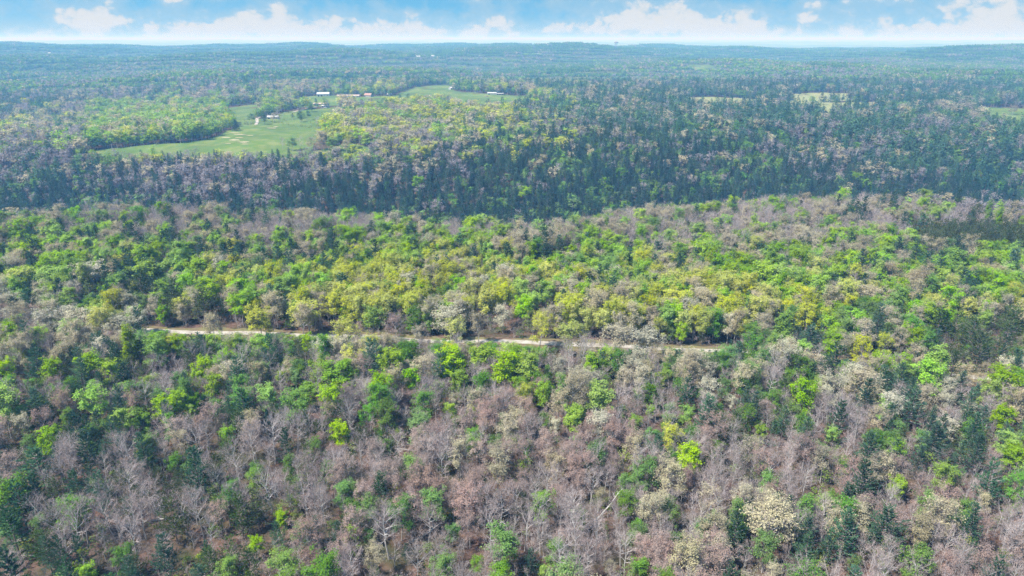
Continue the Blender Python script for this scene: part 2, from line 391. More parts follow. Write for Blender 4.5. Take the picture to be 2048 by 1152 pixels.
def broadleaf(seed, H, Wd, cb, n1=13, n2=8, n3=8, twigs=0, leaves=0, lsize=0.28, spread=0.3, cone=0.0, leafup=0.5, tw=0.03, multi=1):
    """trunk with limbs / crown of boughs, twigs and leaves. H height, Wd crown width, cb height share of the lowest limb"""
    g = np.random.default_rng(seed); tr, cr = Shape(), Shape(); tips = []; tipw = []
    stems = []
    for q in range(multi):
        top = H * (0.86 if q == 0 else g.uniform(0.65, 0.8)); n = 9; t = np.linspace(0, 1, n)
        lean = g.normal(0, 0.035 if q == 0 else 0.12, 2); wob = np.cumsum(g.normal(0, 0.012 * H, (n, 2)), 0) * t[:, None]
        P = np.column_stack([t[:, None] * lean * H + wob, t * top - 0.4 * (t == 0)])
        r0 = H * 0.0115 * (1 if q == 0 else 0.75); tr.tube(P, r0 * (1.15 - 1.0 * t), 6); stems.append((P, t, r0, top))
    for P, t, r0, top in stems:
        for i in range(max(4, n1 // len(stems))):
            s_ = (i + g.uniform(0, 0.7)) / max(1, n1 // len(stems)); tt = cb + (0.97 - cb) * s_
            p0 = np.array([np.interp(tt, t, P[:, k]) for k in range(3)]); az = i * 2.4 + g.normal(0, 0.4)
            th = R(72) * (1 - s_) + R(16) * s_ + g.normal(0, 0.10)
            prof = 1 - cone * s_
            Lm = min(Wd / 2 * prof / max(0.2, math.sin(th)), (H - p0[2]) / max(0.25, math.cos(th)) * 1.02) * g.uniform(0.78, 1.06)
            d0 = np.array([math.sin(th + 0.12) * math.cos(az), math.sin(th + 0.12) * math.sin(az), math.cos(th + 0.12)])
            u = np.linspace(0, 1, 6)[:, None]
            Q = p0 + d0 * u * Lm + np.array([0, 0, 1.0]) * (u ** 2) * Lm * 0.16 + np.cumsum(g.normal(0, 0.022 * Lm, (6, 3)), 0) * u
            rl = r0 * 0.50 * (1.1 - 0.5 * s_); tr.tube(Q, rl * (1.05 - 0.9 * u[:, 0]), 3)
            for j in range(n2):
                uu = 0.22 + 0.78 * (j + g.uniform(0, 0.8)) / n2; uu = min(uu, 1.0)
                b0 = np.array([np.interp(uu, u[:, 0], Q[:, k]) for k in range(3)])
                dd = unit(Q[-1] - Q[0] + 0.0) * 0.75 + unit(g.normal(size=3)) * 0.85 + np.array([0, 0, 0.28]); dd = unit(dd)
                L2 = (0.16 + 0.26 * (1.15 - uu)) * Lm * g.uniform(0.7, 1.2) + 0.35
                S = np.array([b0, b0 + dd * L2 * 0.55, b0 + dd * L2 + np.array([0, 0, 0.10 * L2])]) + np.vstack([[0, 0, 0], g.normal(0, 0.06 * L2, (2, 3))])
                cr.tube(S, rl * np.array([0.5, 0.32, 0.1]) * (1.1 - 0.4 * uu) + 0.004, 3)
                k3 = n3; v = g.uniform(0.25, 1.0, k3)[:, None]
                B3 = np.where(v < 0.5, S[0] + (S[1] - S[0]) * v * 2, S[1] + (S[2] - S[1]) * (v * 2 - 1))
                D3 = unit(dd * 0.7 + unit(g.normal(size=(k3, 3))) * 0.9 + np.array([0, 0, 0.3])) * (0.42 * L2 * g.uniform(0.6, 1.2, k3)[:, None] + 0.25)
                cr.slivers(B3, D3, tw * 1.1, g)
                if twigs:
                    B4 = np.repeat(B3, twigs, 0) + np.repeat(D3, twigs, 0) * g.uniform(0.25, 1.0, (k3 * twigs, 1))
                    D4 = unit(np.repeat(unit(D3), twigs, 0) * 0.7 + unit(g.normal(size=B4.shape)) * 0.8 + np.array([0, 0, 0.25])) * g.uniform(0.3, 0.75, (len(B4), 1))
                    cr.slivers(B4, D4, tw * 0.62, g); tips.append(B4 + D4)
                tips.append(B3 + D3 * g.uniform(0.5, 1, (k3, 1)))
    nwood = len(cr.f)
    if leaves:
        T = np.vstack(tips); idx = g.integers(0, len(T), leaves)
        C = T[idx] + g.normal(0, spread, (leaves, 3)) * [1, 1, 0.7]
        cr.leaves(C, lsize, g, leafup, out=0.8 * unit((C - [0, 0, H * (cb * 0.5 + 0.40)]) / [1, 1, 1.2]))
    return tr, cr, nwood

def conifer(seed, H, Wd, cb, whorls, per, droop, power, tuft=4, tl=0.5, twd=0.13, irregular=0.25, rise=0.15, gap=0.0):
    """straight trunk / crown of whorled boughs carrying needle tufts"""
    g = np.random.default_rng(seed); tr, cr = Shape(), Shape()
    n = 8; t = np.linspace(0, 1, n); P = np.column_stack([np.cumsum(g.normal(0, 0.006 * H, (n, 2)), 0) * t[:, None], t * H * 0.985 - 0.4 * (t == 0)])
    r0 = H * 0.012; tr.tube(P, r0 * (1.08 - 1.02 * t), 6)
    BB, DD, WW, NB = [], [], [], []
    lop = g.uniform(0, 2 * np.pi)
    for w in range(whorls):
        s_ = (w + g.uniform(-0.2, 0.2)) / whorls; tt = cb + (0.985 - cb) * max(0, s_)
        if gap and g.random() < gap: continue
        wl_ = g.uniform(1 - irregular, 1 + irregular * 0.6)
        for i in range(per if s_ < 0.85 else max(3, per - 1)):
            p0 = np.array([np.interp(tt, t, P[:, k]) for k in range(3)]); az = w * 1.1 + i * 2 * np.pi / per + g.normal(0, 0.25)
            L = Wd / 2 * max(0.06, (1 - s_)) ** power * wl_ * g.uniform(1 - irregular, 1 + irregular * 0.5) * (1 + 0.12 * math.cos(az - lop)) + 0.25
            el = rise + (0.55 * s_) - droop * (1 - s_)
            d0 = np.array([math.cos(az) * math.cos(el), math.sin(az) * math.cos(el), math.sin(el)]); u = np.linspace(0, 1, 4)[:, None]
            Q = p0 + d0 * u * L + np.array([0, 0, 1.0]) * (0.10 * u ** 2 * L) * (1 if droop < 0.1 else -1)
            cr.tube(Q, r0 * 0.22 * (1.05 - 0.9 * u[:, 0]) + 0.006, 3)
            nb = max(3, int(3 + L * 4.2)); uu = g.uniform(0.18, 1.04, nb)[:, None]
            B = p0 + d0 * uu * L + np.array([0, 0, 1.0]) * (0.10 * uu ** 2 * L) * (1 if droop < 0.1 else -1)
            lat = np.cross(d0, [0, 0, 1.0]); lat /= np.linalg.norm(lat) + 1e-9
            B = B + lat * g.normal(0, 0.16, (nb, 1)) * L * (0.4 + uu * 0.6) * (1.25 - uu * 0.7)
            B = np.repeat(B, tuft, 0); sgn = g.choice([-1.0, 1.0], (len(B), 1))
            D = unit(d0 * 0.8 + lat * sgn * g.uniform(0, 0.9, (len(B), 1)) + unit(g.normal(size=B.shape)) * 0.6 + np.array([0, 0, 0.35 if droop < 0.1 else -0.05])) * g.uniform(0.6, 1.25, (len(B), 1)) * tl
            BB.append(B - D * 0.3); DD.append(D)
    nwood = len(cr.f)
    cr.slivers(np.vstack(BB), np.vstack(DD), twd, g)
    return tr, cr, nwood

PROTO = {}          # kind -> list of dict(trunk mesh, crown mesh, whole mesh, H, W, zc)
def mk_mesh(name, parts):
    """parts: list of (Shape, material or (wood material, number of wood faces, leaf material))"""
    vs_, fs_, mi, mats, off = [], [], [], [], 0
    for sh, spec in parts:
        v = np.vstack(sh.v); vs_.append(v); fs_ += [[i + off for i in f] for f in sh.f]; off += len(v)
        if isinstance(spec, tuple):
            for m in (spec[0], spec[2]):
                if m not in mats: mats.append(m)
            mi += [mats.index(spec[0])] * spec[1] + [mats.index(spec[2])] * (len(sh.f) - spec[1])
        else:
            if spec not in mats: mats.append(spec)
            mi += [mats.index(spec)] * len(sh.f)
    me = bpy.data.meshes.new(name); me.from_pydata(np.vstack(vs_).tolist(), [], fs_)
    for m in mats: me.materials.append(m)
    me.polygons.foreach_set('material_index', np.asarray(mi, np.int32)); me.update()
    return me

FARP = {}
def far_shape(kind, tr, cr, nw, leafmat, g, n, sz):
    """the same tree for the far woods, fewer and larger leaf clumps"""
    f = cr.f[nw:] if len(cr.f) - nw > 400 else cr.f
    v = np.vstack(cr.v); q = g.choice(len(f), n); C = np.array([v[f[i]].mean(0) for i in q]); s = Shape(); s.leaves(C, sz, g, 0.2, 0.75, out=(0.6 if kind in 'PHS' else 1.3) * unit((C - [0, 0, np.percentile(C[:, 2], 30)]) * [1, 1, 0.8]))
    wide = Shape(); wide.v = [np.vstack(s.v) * ([1.15, 1.15, 1.0] if kind in 'PHS' else [1.3, 1.3, 0.92])]; wide.f = s.f; s = wide
    return mk_mesh('far_tree', [(tr, MAT['bark2' if kind in 'PHS' else 'bark']), (s, leafmat)])
def register(kind, name, tcn, leafmat, wood='twig', bark='bark'):
    tr, cr, nw = tcn
    if kind not in 'UV':
        FARP.setdefault(kind, []).append(far_shape(kind, tr, cr, nw, leafmat if kind != 'B' else MAT['B'], np.random.default_rng(5), 460 if kind != 'B' else 380, 0.42 if kind in 'GMYTCR' else 0.38 if kind != 'B' else 0.34))
    v = np.vstack(cr.v); r = np.hypot(v[:, 0], v[:, 1])
    d = dict(H=float(v[:, 2].max()), W=2 * float(np.percentile(r, 93)), zc=float(np.percentile(v[:, 2], 55)))
    d['trunk'] = mk_mesh(name + '_trunk', [(tr, MAT[bark])])
    d['crown'] = mk_mesh(name + '_crown', [(cr, (MAT[wood], nw, leafmat))])
    d['whole'] = mk_mesh(name, [(tr, MAT[bark]), (cr, (MAT[wood], nw, leafmat))])
    PROTO.setdefault(kind, []).append(d)

for i in range(6):
    H = [15, 13.5, 16, 14, 12.5, 14.5][i]
    register('B', 'bare_tree', broadleaf(100 + i, H, [5.6, 5.2, 6.4, 4.6, 5.2, 5.6][i], [0.36, 0.42, 0.45, 0.5, 0.3, 0.4][i], 12 + i % 3 * 2, 8, 7, twigs=3, leaves=[0, 120, 0, 260, 0, 160][i], lsize=0.10, spread=0.12, multi=2 if i in (4,) else 1), MAT['R'] if i % 2 else MAT['B'])
for k, base, nl, ls in (('T', 200, 3800, 0.145), ('R', 220, 2800, 0.135), ('Y', 240, 4800, 0.165), ('C', 260, 4200, 0.15)):
    for i in range(4):
        H = [13.5, 12.5, 14.5, 12][i]
        register(k, 'budding_tree', broadleaf(base + i, H, [6.6, 6.0, 7.0, 6.0][i], [0.40, 0.36, 0.46, 0.34][i], 15, 9, 7, twigs=2, leaves=nl, lsize=ls, spread=0.22, leafup=0.7), MAT[k])
for k, base in (('G', 300), ('M', 330)):
    for i in range(6):
        H = [13, 11.5, 14, 12, 16, 10][i]; narrow = i == 4
        register(k, 'green_tree', broadleaf(base + i, H, [6.6, 6, 7.2, 6.4, 4.6, 5.2][i], [0.36, 0.3, 0.45, 0.3, 0.22, 0.25][i], 16 if not narrow else 24, 8, 6, leaves=4600 if k == 'G' else 3800, lsize=0.205 if k == 'G' else 0.185, spread=0.34, cone=0.15 if not narrow else 0.75, leafup=0.7), MAT[k])
for i in range(5):
    register('P', 'pine_tree', conifer(400 + i, [14.5, 13, 16.5, 12, 14][i], [6.4, 5.8, 7, 5.8, 6.2][i], [0.16, 0.2, 0.25, 0.1, 0.3][i], [17, 15, 18, 15, 14][i], 5, 0.0, [0.62, 0.7, 0.6, 0.75, 0.5][i], tuft=6, tl=0.55, twd=0.15, irregular=0.35, gap=0.06), MAT['P'], 'twig', 'bark2')
for i in range(3):
    register('H', 'hemlock_tree', conifer(430 + i, [14.5, 16, 13][i], [6.6, 7.2, 6.2][i], 0.07, 24, 6, 0.22, [0.95, 0.9, 1.0][i], tuft=4, tl=0.5, twd=0.16, irregular=0.2, rise=0.05), MAT['H'], 'twig', 'bark2')
for i in range(4):
    register('S', 'scrub_pine', conifer(460 + i, [10, 9, 11, 10][i], [7.0, 6.5, 7.5, 6][i], [0.22, 0.15, 0.3, 0.12][i], 13, 5, 0.0, [0.42, 0.5, 0.4, 0.5][i], tuft=8, tl=0.45, twd=0.115, irregular=0.45, rise=0.2, gap=0.12), MAT['S'], 'twig', 'bark2')
for i in range(4):   # low growth
    register('U', 'sapling', broadleaf(500 + i, [4.0, 5.5, 3.0, 6.5][i], [2.6, 3.0, 2.4, 3.0][i], 0.15, 8, 6, 5, twigs=1, leaves=[60, 0, 120, 0][i], lsize=0.10, spread=0.1, tw=0.028, multi=2), MAT['U'])
    register('V', 'sapling', broadleaf(520 + i, [4.0, 6.0, 3.0, 7.0][i], [2.6, 3.4, 2.6, 3.4][i], 0.12, 9, 5, 5, leaves=420, lsize=0.16, spread=0.2), MAT['V'])

NAME = dict(B='bare_tree', R='pink_budding_tree', T='tan_budding_tree', Y='yellow_tree', G='bright_green_tree', M='green_tree', P='pine_tree', H='hemlock_tree', S='scrub_pine_tree', C='blossom_tree')
LOOK = dict(B='grey leafless tree', R='pinkish budding tree', T='tan budding tree', Y='yellow-green tree', G='bright green tree', M='mid-green tree', P='blue-green pine', H='dark pointed hemlock', S='dark olive bushy pine', C='cream blossoming tree')
GROUP = dict(B='leafless trees in the woods', R='pinkish budding trees in the woods', T='tan budding trees in the woods', Y='yellow-green trees in the woods', G='bright green trees in the woods', M='mid-green trees in the woods', P='pines in the woods', H='hemlocks in the valley', S='bushy olive pines in the woods', C='blossoming trees in the woods')
CAT = dict(P='pine tree', H='hemlock tree', S='pine tree')

# ------------------------------------------------------------------ trees: the ones that stand out in the photograph
# crown centre in pixels of the photograph, kind, crown width in pixels, and a name for the landmarks
HERO = [
 (236,615,'C',70,'big cream blossoming tree above the left end of the road'),(369,535,'G4',34,'narrow bright green spire among dark pines'),(22,526,'Y',58,'wide yellow-green tree at the left edge'),
 (91,540,'G',46),(174,499,'C',64,'wide pale olive tree above the pines on the left'),(294,518,'G',52),(390,523,'G',46),(212,547,'P',32),(553,496,'P',38,'dark pine standing out left of centre on the ridge'),
 (475,547,'G',52),(567,554,'G',50),(611,588,'Y',64,'large yellow tree at the left end of the yellow belt'),(516,619,'Y',48),(640,547,'G',42),(147,583,'R',32),(154,615,'C',52),
 (478,590,'G',44),(277,560,'S',74),(342,578,'S',66),(178,571,'S',60),(407,592,'S',60),(310,540,'S',50),(663,591,'Y',46),(601,622,'T',46),(694,648,'Y',56),(646,513,'P',42),(578,513,'P',44),(420,550,'P',44),(685,545,'P',44),
 (513,478,'G',26),(509,492,'T',56),(441,414,'M',30),(632,424,'M',30),(656,444,'M',34),(195,410,'M',44),(273,414,'M',34),(480,427,'H',27),(506,431,'H',26),(466,417,'H',27),(666,417,'H',25),(337,420,'P',36),
 (912,525,'Y',48),(858,540,'T',36),(882,562,'Y',34),(837,571,'Y',50),(779,585,'Y',58,'broad olive-yellow tree in the yellow belt'),(817,591,'Y',48),(745,602,'Y',42),(899,595,'C',62,'pale cream-yellow tree in the yellow belt'),(947,567,'Y',38),(974,591,'Y',40),
 (1041,578,'G',36),(1090,574,'G',36),(1047,607,'G',36),(1066,598,'G',32),(1136,585,'Y',56,'big yellow-green tree right of centre'),(1063,537,'T',54,'golden tan tree below the ridge'),(1042,499,'T',36),
 (1013,496,'P',32,'dark pine on the ridge in the centre'),(1088,494,'P',38,'wide dark pine on the ridge right of centre'),(1116,491,'P',22),(1319,478,'P2',44,'tallest pine on the ridge crest'),(948,501,'P',34),(827,489,'P',32),
 (1153,473,'G',22),(1280,465,'G',24),(1310,451,'M',26),(1237,468,'G',38),(1177,437,'M',24),(1358,424,'M',26),(1350,567,'Y',56,'large yellow tree at the right of the yellow belt'),(1312,581,'Y',36),
 (1300,649,'C',62,'big cream tree beside the right end of the road'),(1234,639,'T',66),(1148,646,'Y',54),(1080,646,'Y',48),(888,625,'G',40),(789,632,'R',48),(827,632,'M',34),(909,651,'Y',38),(957,639,'T',38),(837,663,'T',32),(745,622,'G',44),
 (905,704,'G',56,'wide bright green tree just below the road'),(962,702,'G',54),(1008,730,'G',52),(1100,714,'S',48,'dark bushy pine just below the road'),(1119,725,'C',34),(1182,711,'G4',28),(810,684,'M',48),(779,721,'G',50),(674,719,'G',72,'broad bright green tree with pale trunks below the road'),(974,608,'P',26),
 (1529,592,'Y',50),(1541,612,'T',38),(1618,616,'Y',46),(1572,626,'G4',34),(1734,653,'T',48),(1751,551,'T',60,'broad tan tree on the right among green ones'),(1751,577,'Y',36),(1668,588,'T',36),(1917,503,'G',58,'round green tree in front of the young pine stand'),(1979,500,'G',48),(1533,527,'G',48),(1574,513,'G',60),
 (1804,476,'P',38),(1845,440,'P',26),(1721,527,'B',48,'round grey bare tree among greens on the right'),(1421,565,'T',64),(1486,489,'T',36),(1799,513,'T',32),(1876,486,'T',28),(1941,612,'Y',36),(1905,561,'Y',30),(1888,688,'G4',44,'tall bright green spire at the right'),
 (1621,650,'P',62,'broad pine above the hidden end of the road'),(1673,705,'P',56),(1727,691,'Y',44),(1837,708,'T',36),(1861,565,'M',42),(1946,653,'S',62),(1963,688,'S',64),(2014,671,'S',60),(1912,650,'S',58),(1880,640,'S',50),(2030,640,'S',56),(1775,681,'Y',34),(1729,745,'T',62,'large pinkish tan tree on the right'),(1799,585,'G',40),(1563,585,'G',30),
 (312,688,'G',48,'round bright green tree below the left end of the road'),(228,704,'P',42),(67,713,'P',50),(101,731,'G',38),(13,734,'G',42),(158,740,'P',48),(243,748,'P',38),(185,784,'G',56,'large bright green tree on the left'),(489,798,'P2',54,'tall dark spruce-like pine left of centre'),(536,786,'G',42),(426,769,'G',36),
 (38,842,'C',40,'cream blossoming tree near the left edge'),(70,898,'P',68,'big dark pine near the left edge'),(94,874,'G',42),(290,904,'P',46),(570,883,'P',38,'slim pine left of centre'),(18,921,'R',52),(280,842,'G',36),(381,822,'G',24),(126,795,'R',42),(517,740,'T',36),(560,754,'G',24),(538,851,'H',28),(469,889,'B',60),(451,866,'G',30),(393,868,'B',50),(319,722,'B',30),(354,722,'B',30),
 (881,734,'P',42),(922,757,'G',36),(1052,778,'Y',36),(1083,781,'G',36),(844,804,'M',48),(614,781,'G',36),(679,857,'G1',38,'upright bright green tree in the bare woods'),(734,825,'M',34),(772,825,'M',50),(898,822,'G',28),(1010,848,'T',50,'orange tan tree in the bare woods'),(916,898,'T',48),(913,795,'C',28),(1051,889,'R',50,'reddish budding tree in the bare woods'),(995,921,'T',58),(749,895,'R',46),(597,699,'S',46),
 (1205,781,'G',58,'big bright green tree right of centre'),(1419,772,'C',42,'cream tree with pale trunks right of centre'),(1426,734,'C',30),(1249,751,'T',34),(1148,828,'G',42),(1331,751,'G',24),(1302,819,'G',20),(1374,822,'G',30),(1271,842,'M',28),(1352,868,'Y',48),(1375,912,'G',50,'small vivid green tree among bare trees'),(1374,787,'P',38),(1510,889,'T',46,'orange-topped budding tree in the bare woods'),(1343,948,'T',60,'large round pinkish tan tree'),(1527,912,'R',46),(1111,845,'C',26),(1460,798,'C',28),(1524,857,'G',24),
 (1605,784,'G',52,'vivid green tree standing alone on the right'),(1732,792,'P',42),(1826,807,'P',48),(1679,833,'P',44),(1870,860,'P2',62,'big layered pine on the right'),(1893,798,'C',38,'tall cream tree on the right'),(1893,766,'C',36),(1608,845,'M',36),(1668,866,'G',26),(1741,871,'M',36),(1650,912,'T',46),(1887,942,'G',44,'bright green tree low on the right'),(2016,877,'G',40),(2031,903,'G',38),(2008,828,'G',40),(1955,904,'P',38),(1838,921,'P',32),(1858,734,'G',62),(2019,740,'G',62,'wide bright green tree at the right edge'),(1934,743,'T',34),(1972,740,'T',34),
 (18,1040,'P',66,'big pine at the lower left edge'),(18,1128,'P',74),(79,1046,'M',36),(325,1114,'P',52,'rounded pine at the bottom left'),(513,1020,'S',62,'dark bushy pine clump at lower left'),(480,1030,'S',48),(510,952,'M',38),(152,967,'P',38),(103,1014,'B',62),(346,1040,'S',62),(176,1146,'G',36),(453,1134,'M',42),(511,1084,'G',30),(565,1032,'G',24),(416,1055,'B',44),(261,1052,'B',54),(202,1055,'B',40),
 (904,1058,'M',32),(1060,1122,'P',32),(811,1105,'P',22),(752,1108,'T',50),(740,1070,'M',28),(1089,1143,'G',26),(957,1128,'M',30),(770,1014,'B',78,'spreading grey bare tree low in the centre'),(852,1023,'B',58),(998,996,'B',60),(1114,1096,'M',42),(1281,1137,'M',42),(1220,1131,'T',26),(1548,1137,'T',38),(1533,1084,'M',50),(1542,991,'T',100,'very broad cream-tan tree low right of centre'),(1305,1008,'T',56),(1425,991,'T',44),(1202,985,'T',30),
 (1773,1026,'P',74,'large green pine low on the right'),(1882,1020,'T',62,'orange-tan tree low on the right'),(1843,1052,'T',50),(1656,1093,'P',32),(1835,1122,'M',64),(1946,1052,'P',48),(1978,967,'P',52),(2031,958,'M',46),(1650,997,'G',26),(1794,967,'G',36),(1712,1128,'M',24),(1971,999,'T',32),(1879,911,'B',32),
 # beyond the ridge
 (935,291,'Y',42,'round yellow tree at the pasture edge'),(853,283,'Y',36),(700,262,'Y',26),(735,268,'G',34,'vivid green tree beside the pasture'),(663,270,'G',23),(690,273,'T',26),(640,265,'T',24),(620,272,'T',22),(470,243,'H',17),(405,204,'P',22),(527,227,'P',22,'dark round tree beside the white farm shed'),(582,272,'M',20),(598,270,'B',18),(562,275,'B',16),(1675,189,'M',22),(1712,190,'M',24,'round tree in front of the tan field'),(2030,207,'T',30,'lone round tree in the meadow at the right edge'),(2012,224,'B',14),(1626,187,'M',14),(1650,192,'P',16),
 (500,222,'M',16),(545,224,'T',15),(556,219,'B',14),(600,226,'M',14),(612,213,'M',20),(598,216,'P',14),(575,203,'M',20),(590,200,'G',16),(622,203,'M',20),(632,199,'P',10),(690,206,'M',22),(672,203,'B',18),(723,200,'P',15,'dark tree hiding part of the red-roofed farmhouse'),(757,199,'M',16),(700,210,'M',22),(660,213,'B',16),(530,209,'M',20),(552,206,'B',16),(770,207,'M',20),(800,190,'P',9),(815,189,'M',10),(634,232,'B',16),(645,226,'M',18),(585,231,'S',8),(602,233,'S',8),(1960,206,'P',20),(1600,180,'P',18),(1735,196,'H',18),
 (1915,283,'M',40),(1715,335,'G',26),(1690,300,'T',30),(1500,275,'M',30),(1440,300,'M',30),(1240,330,'M',30),(760,372,'H',24),(800,381,'H',25),(728,378,'H',22),(1050,365,'G',26),(835,352,'G',24),
]
HX = []
for row in HERO:
    px, py, kk, wpx = row[:4]; kind = kk[0]; pr = PROTO[kind]
    vi = int(kk[1]) if len(kk) > 1 else int(rng.integers(0, len(pr))) 
    if len(kk) == 1 and kind in 'GM' and vi == 4: vi = 2
    d = pr[vi]; sc = 1.0
    for _ in range(4):
        x, y, t = ground_at(px, py, d['zc'] * sc)
        _, _, dep = project(x, y, terrain(x, y)); sc = min(1.75, max(0.28, wpx * float(dep) / FPX / d['W']))
    sz = min(sc, 15.5 / d['H']); ry = float(np.interp(px, [p[0] for p in ROAD_PX], [p[1] for p in ROAD_PX]))
    if 0 < py - ry < 90 and 300 < px < 1400:
        while sz > 0.25 and float(project(x, y, terrain(x, y) + d['H'] * sz)[1]) < ry + 3: sz *= 0.96
    HX.append(dict(sz=sz, kind=kind, v=vi, x=x, y=y, s=sc, hero=True, mark=row[4] if len(row) > 4 else None))

# ------------------------------------------------------------------ trees: the woods between them
KINDS = 'BRTYGMPHSC'
def wts(s):
    w = np.zeros(10)
    for p in s.split(): w[KINDS.index(p[0])] = float(p[1:])
    return w / w.sum()
ZX = np.array([100, 450, 850, 1200, 1550, 1950], float)
FRONT = [(452, ['P20 M16 B50 T8 G6', 'B80 P6 T6 M6', 'B80 T6 G6 M6', 'B80 T6 G6 M4 P4', 'B80 T6 G6 M5 P3', 'B66 T6 S12 P6 G6']),
 (497, ['P30 M20 G21 T15 B5', 'B14 P25 M15 G18 T10', 'G30 P15 M25 B12 T5', 'B17 G24 P15 T15 M10', 'B22 T18 G18 P10 M10', 'S55 G18 M15 T8 P5']),
 (540, ['G33 S15 P30 M18 T6 C3', 'G33 P32 M18 S18 Y10', 'Y42 G33 P19 M14 T12', 'G33 M22 P27 Y22 T10', 'G43 M26 P19 T8 B3', 'G31 M24 P35 T10 S8']),
 (590, ['S28 G26 P20 M12 C6 T8', 'S28 G26 P16 Y29 T8', 'Y65 T18 G19 C8 P7 M6', 'Y48 G28 T18 P11 M8 C4', 'Y32 G28 T18 M16 P16', 'M22 P32 G21 T12 Y12 S14']),
 (640, ['B12 C14 T20 G14 M10 R8 S8', 'T26 B10 Y27 C8 G12 R8', 'T28 Y37 C12 G9 R8 B5', 'T28 Y35 C14 R8 B5 M6', 'M18 P20 T14 G19 Y13 S12', 'S55 G14 T8 P10 M8']),
 (690, ['B25 M20 P20 G13 T12 C6 S8', 'B29 M23 T14 P13 G10 S10', 'B24 T18 M23 G16 Y8 C6', 'B22 M26 T18 C8 G10 S8', 'M31 B17 P21 T14 G13 S10', 'S39 G21 T14 P18 M16 B6']),
 (760, ['P29 B30 G10 M13 S10 R6 C3', 'B34 M18 P13 G10 T8 S10', 'B32 R12 T12 M18 G10 C5', 'B29 M21 T14 C6 G8 R8 P5', 'B32 M18 T12 P16 S8 C4', 'P31 B22 M18 T10 G13 C6']),
 (860, ['P30 B37 M13 S13 R8 G5', 'B43 S13 M16 P12 R8 T2', 'B44 R24 T5 M10 S5', 'B39 R22 T7 M13 C4', 'B36 T6 M16 P18 S10 R8', 'B30 P30 M18 S13 G8 T3']),
 (970, ['B43 P26 S18 M10 R5', 'B49 S16 M13 P9 R8', 'B53 R24 T3 M8 P5', 'B51 R24 T5 M8', 'B48 T6 M13 R14 P7', 'B41 P21 M18 T5 R8']),
 (1110, ['P45 S31 B29 M10', 'B44 S21 M16 P12 R8', 'B53 R19 M10 S8 T3', 'B53 R19 M12 T4', 'B49 M16 R14 T4 P7', 'B48 M18 R14 P12 T3'])]
BACK = [(98, ['H40 P38 M25 B8', 'H30 P35 M20 B10', 'H47 P44 M20', 'H47 P44 M20 B4', 'H30 P30 M25 B10', 'H40 P44 M25 B8']),
 (130, ['M30 B20 P30 T6', 'P35 H20 M25 B15', 'H34 P44 M25 B8', 'P38 H20 M25 B15', 'P38 M25 B15 H14', 'P38 M25 B15 H14']),
 (165, ['B40 T7 M20 P25', 'B35 T10 M25 P15', 'M45 T7 G15 P22 B4', 'T8 M36 P30 B14', 'M28 B14 P45 T4', 'P50 M26 B15 T2']),
 (205, ['P28 B36 T7 M22', 'M40 T9 B16 P15 G12', 'T11 Y14 B12 M30 G10', 'P42 T6 B12 M32', 'P50 H16 B12 T5 M20', 'B15 P45 T6 M24']),
 (245, ['B34 T10 M24 Y10 P12', 'G35 M45 T6 B8', 'T12 Y18 B12 M26 G8', 'P40 B12 T7 M32', 'P52 H14 B10 T5 M22', 'B16 P42 T8 M22']),
 (290, ['B36 T10 M20 G12 P10', 'B28 T14 M20 M10 Y8', 'T11 B16 Y14 M24 G10', 'P42 M34 B12 T5', 'P48 M28 B12 T5 H8', 'P48 M26 B15 T4']),
 (345, ['B46 T9 P14 P12 M12', 'B60 T8 H12 P8', 'B22 P38 M18 T4 M6 H11', 'P60 M28 B6 H19', 'P50 B12 M24 H19 T2', 'P45 B18 M20 H19 T2']),
 (395, ['P38 H18 B16 M22', 'H26 B32 M22 P16', 'P40 H38 M24 B8', 'P45 H49 M22 B2', 'H57 P38 M20 B4', 'H54 P38 B8 M16']),
 (440, ['P40 M25 H15 B8', 'H45 M25 P24', 'H54 P42 M22', 'H62 P40 M18', 'H68 P35 M18', 'H68 P35 M16 B3'])]
def table(tab):
    return np.array([r[0] for r in tab], float), np.array([[wts(c) for c in r[1]] for r in tab])
FT, BT = table(FRONT), table(BACK)
def lookup(tab, px, py):
    ys, A = tab
    fy = np.interp(py, ys, np.arange(len(ys))); fx = np.interp(px, ZX, np.arange(len(ZX)))
    iy = np.minimum(fy.astype(int), len(ys) - 2); ix = np.minimum(fx.astype(int), len(ZX) - 2); ty = (fy - iy)[:, None]; tx = (fx - ix)[:, None]
    return (A[iy, ix] * (1 - ty) * (1 - tx) + A[iy, ix + 1] * (1 - ty) * tx + A[iy + 1, ix] * ty * (1 - tx) + A[iy + 1, ix + 1] * ty * tx)

pts = []
for d0, d1, cell in ((72, 205, 4.0), (205, 470, 3.75), (470, 900, 5.4), (900, 1900, 8.2)):
    n = int(d1 / cell) + 2
    gx, gy = np.meshgrid(np.arange(-n, n + 1) * cell, np.arange(0, n + 1) * cell)
    gx = gx + (np.arange(gx.shape[0])[:, None] % 2) * cell / 2
    x = (gx + rng.uniform(-0.48, 0.48, gx.shape) * cell).ravel(); y = (gy + rng.uniform(-0.48, 0.48, gy.shape) * cell).ravel()
    d = np.hypot(x, y); keep = (d >= d0) & (d < d1) & (np.abs(np.arctan2(x, y)) < R(43))
    pts.append(np.column_stack([x[keep], y[keep]]))
XY = np.vstack(pts); X, Y = XY.T; Z = terrain(X, Y); D = np.hypot(X, Y)
for k, P in FPOLY.items():
    c = P.mean(0); keep = ~in_poly(X, Y, P); X, Y, Z, D = X[keep], Y[keep], Z[keep], D[keep]
blk = np.zeros(len(X), bool)
for k, poly in FIELDS.items():
    for hh in ((3.0, 6.0, 9.0, 11.5) if k != 'far_hay' else (1.0, 3.0)):
        a, b, _ = project(X, Y, Z + hh); blk |= in_poly(a, b, poly)
X, Y, Z, D = X[~blk], Y[~blk], Z[~blk], D[~blk]
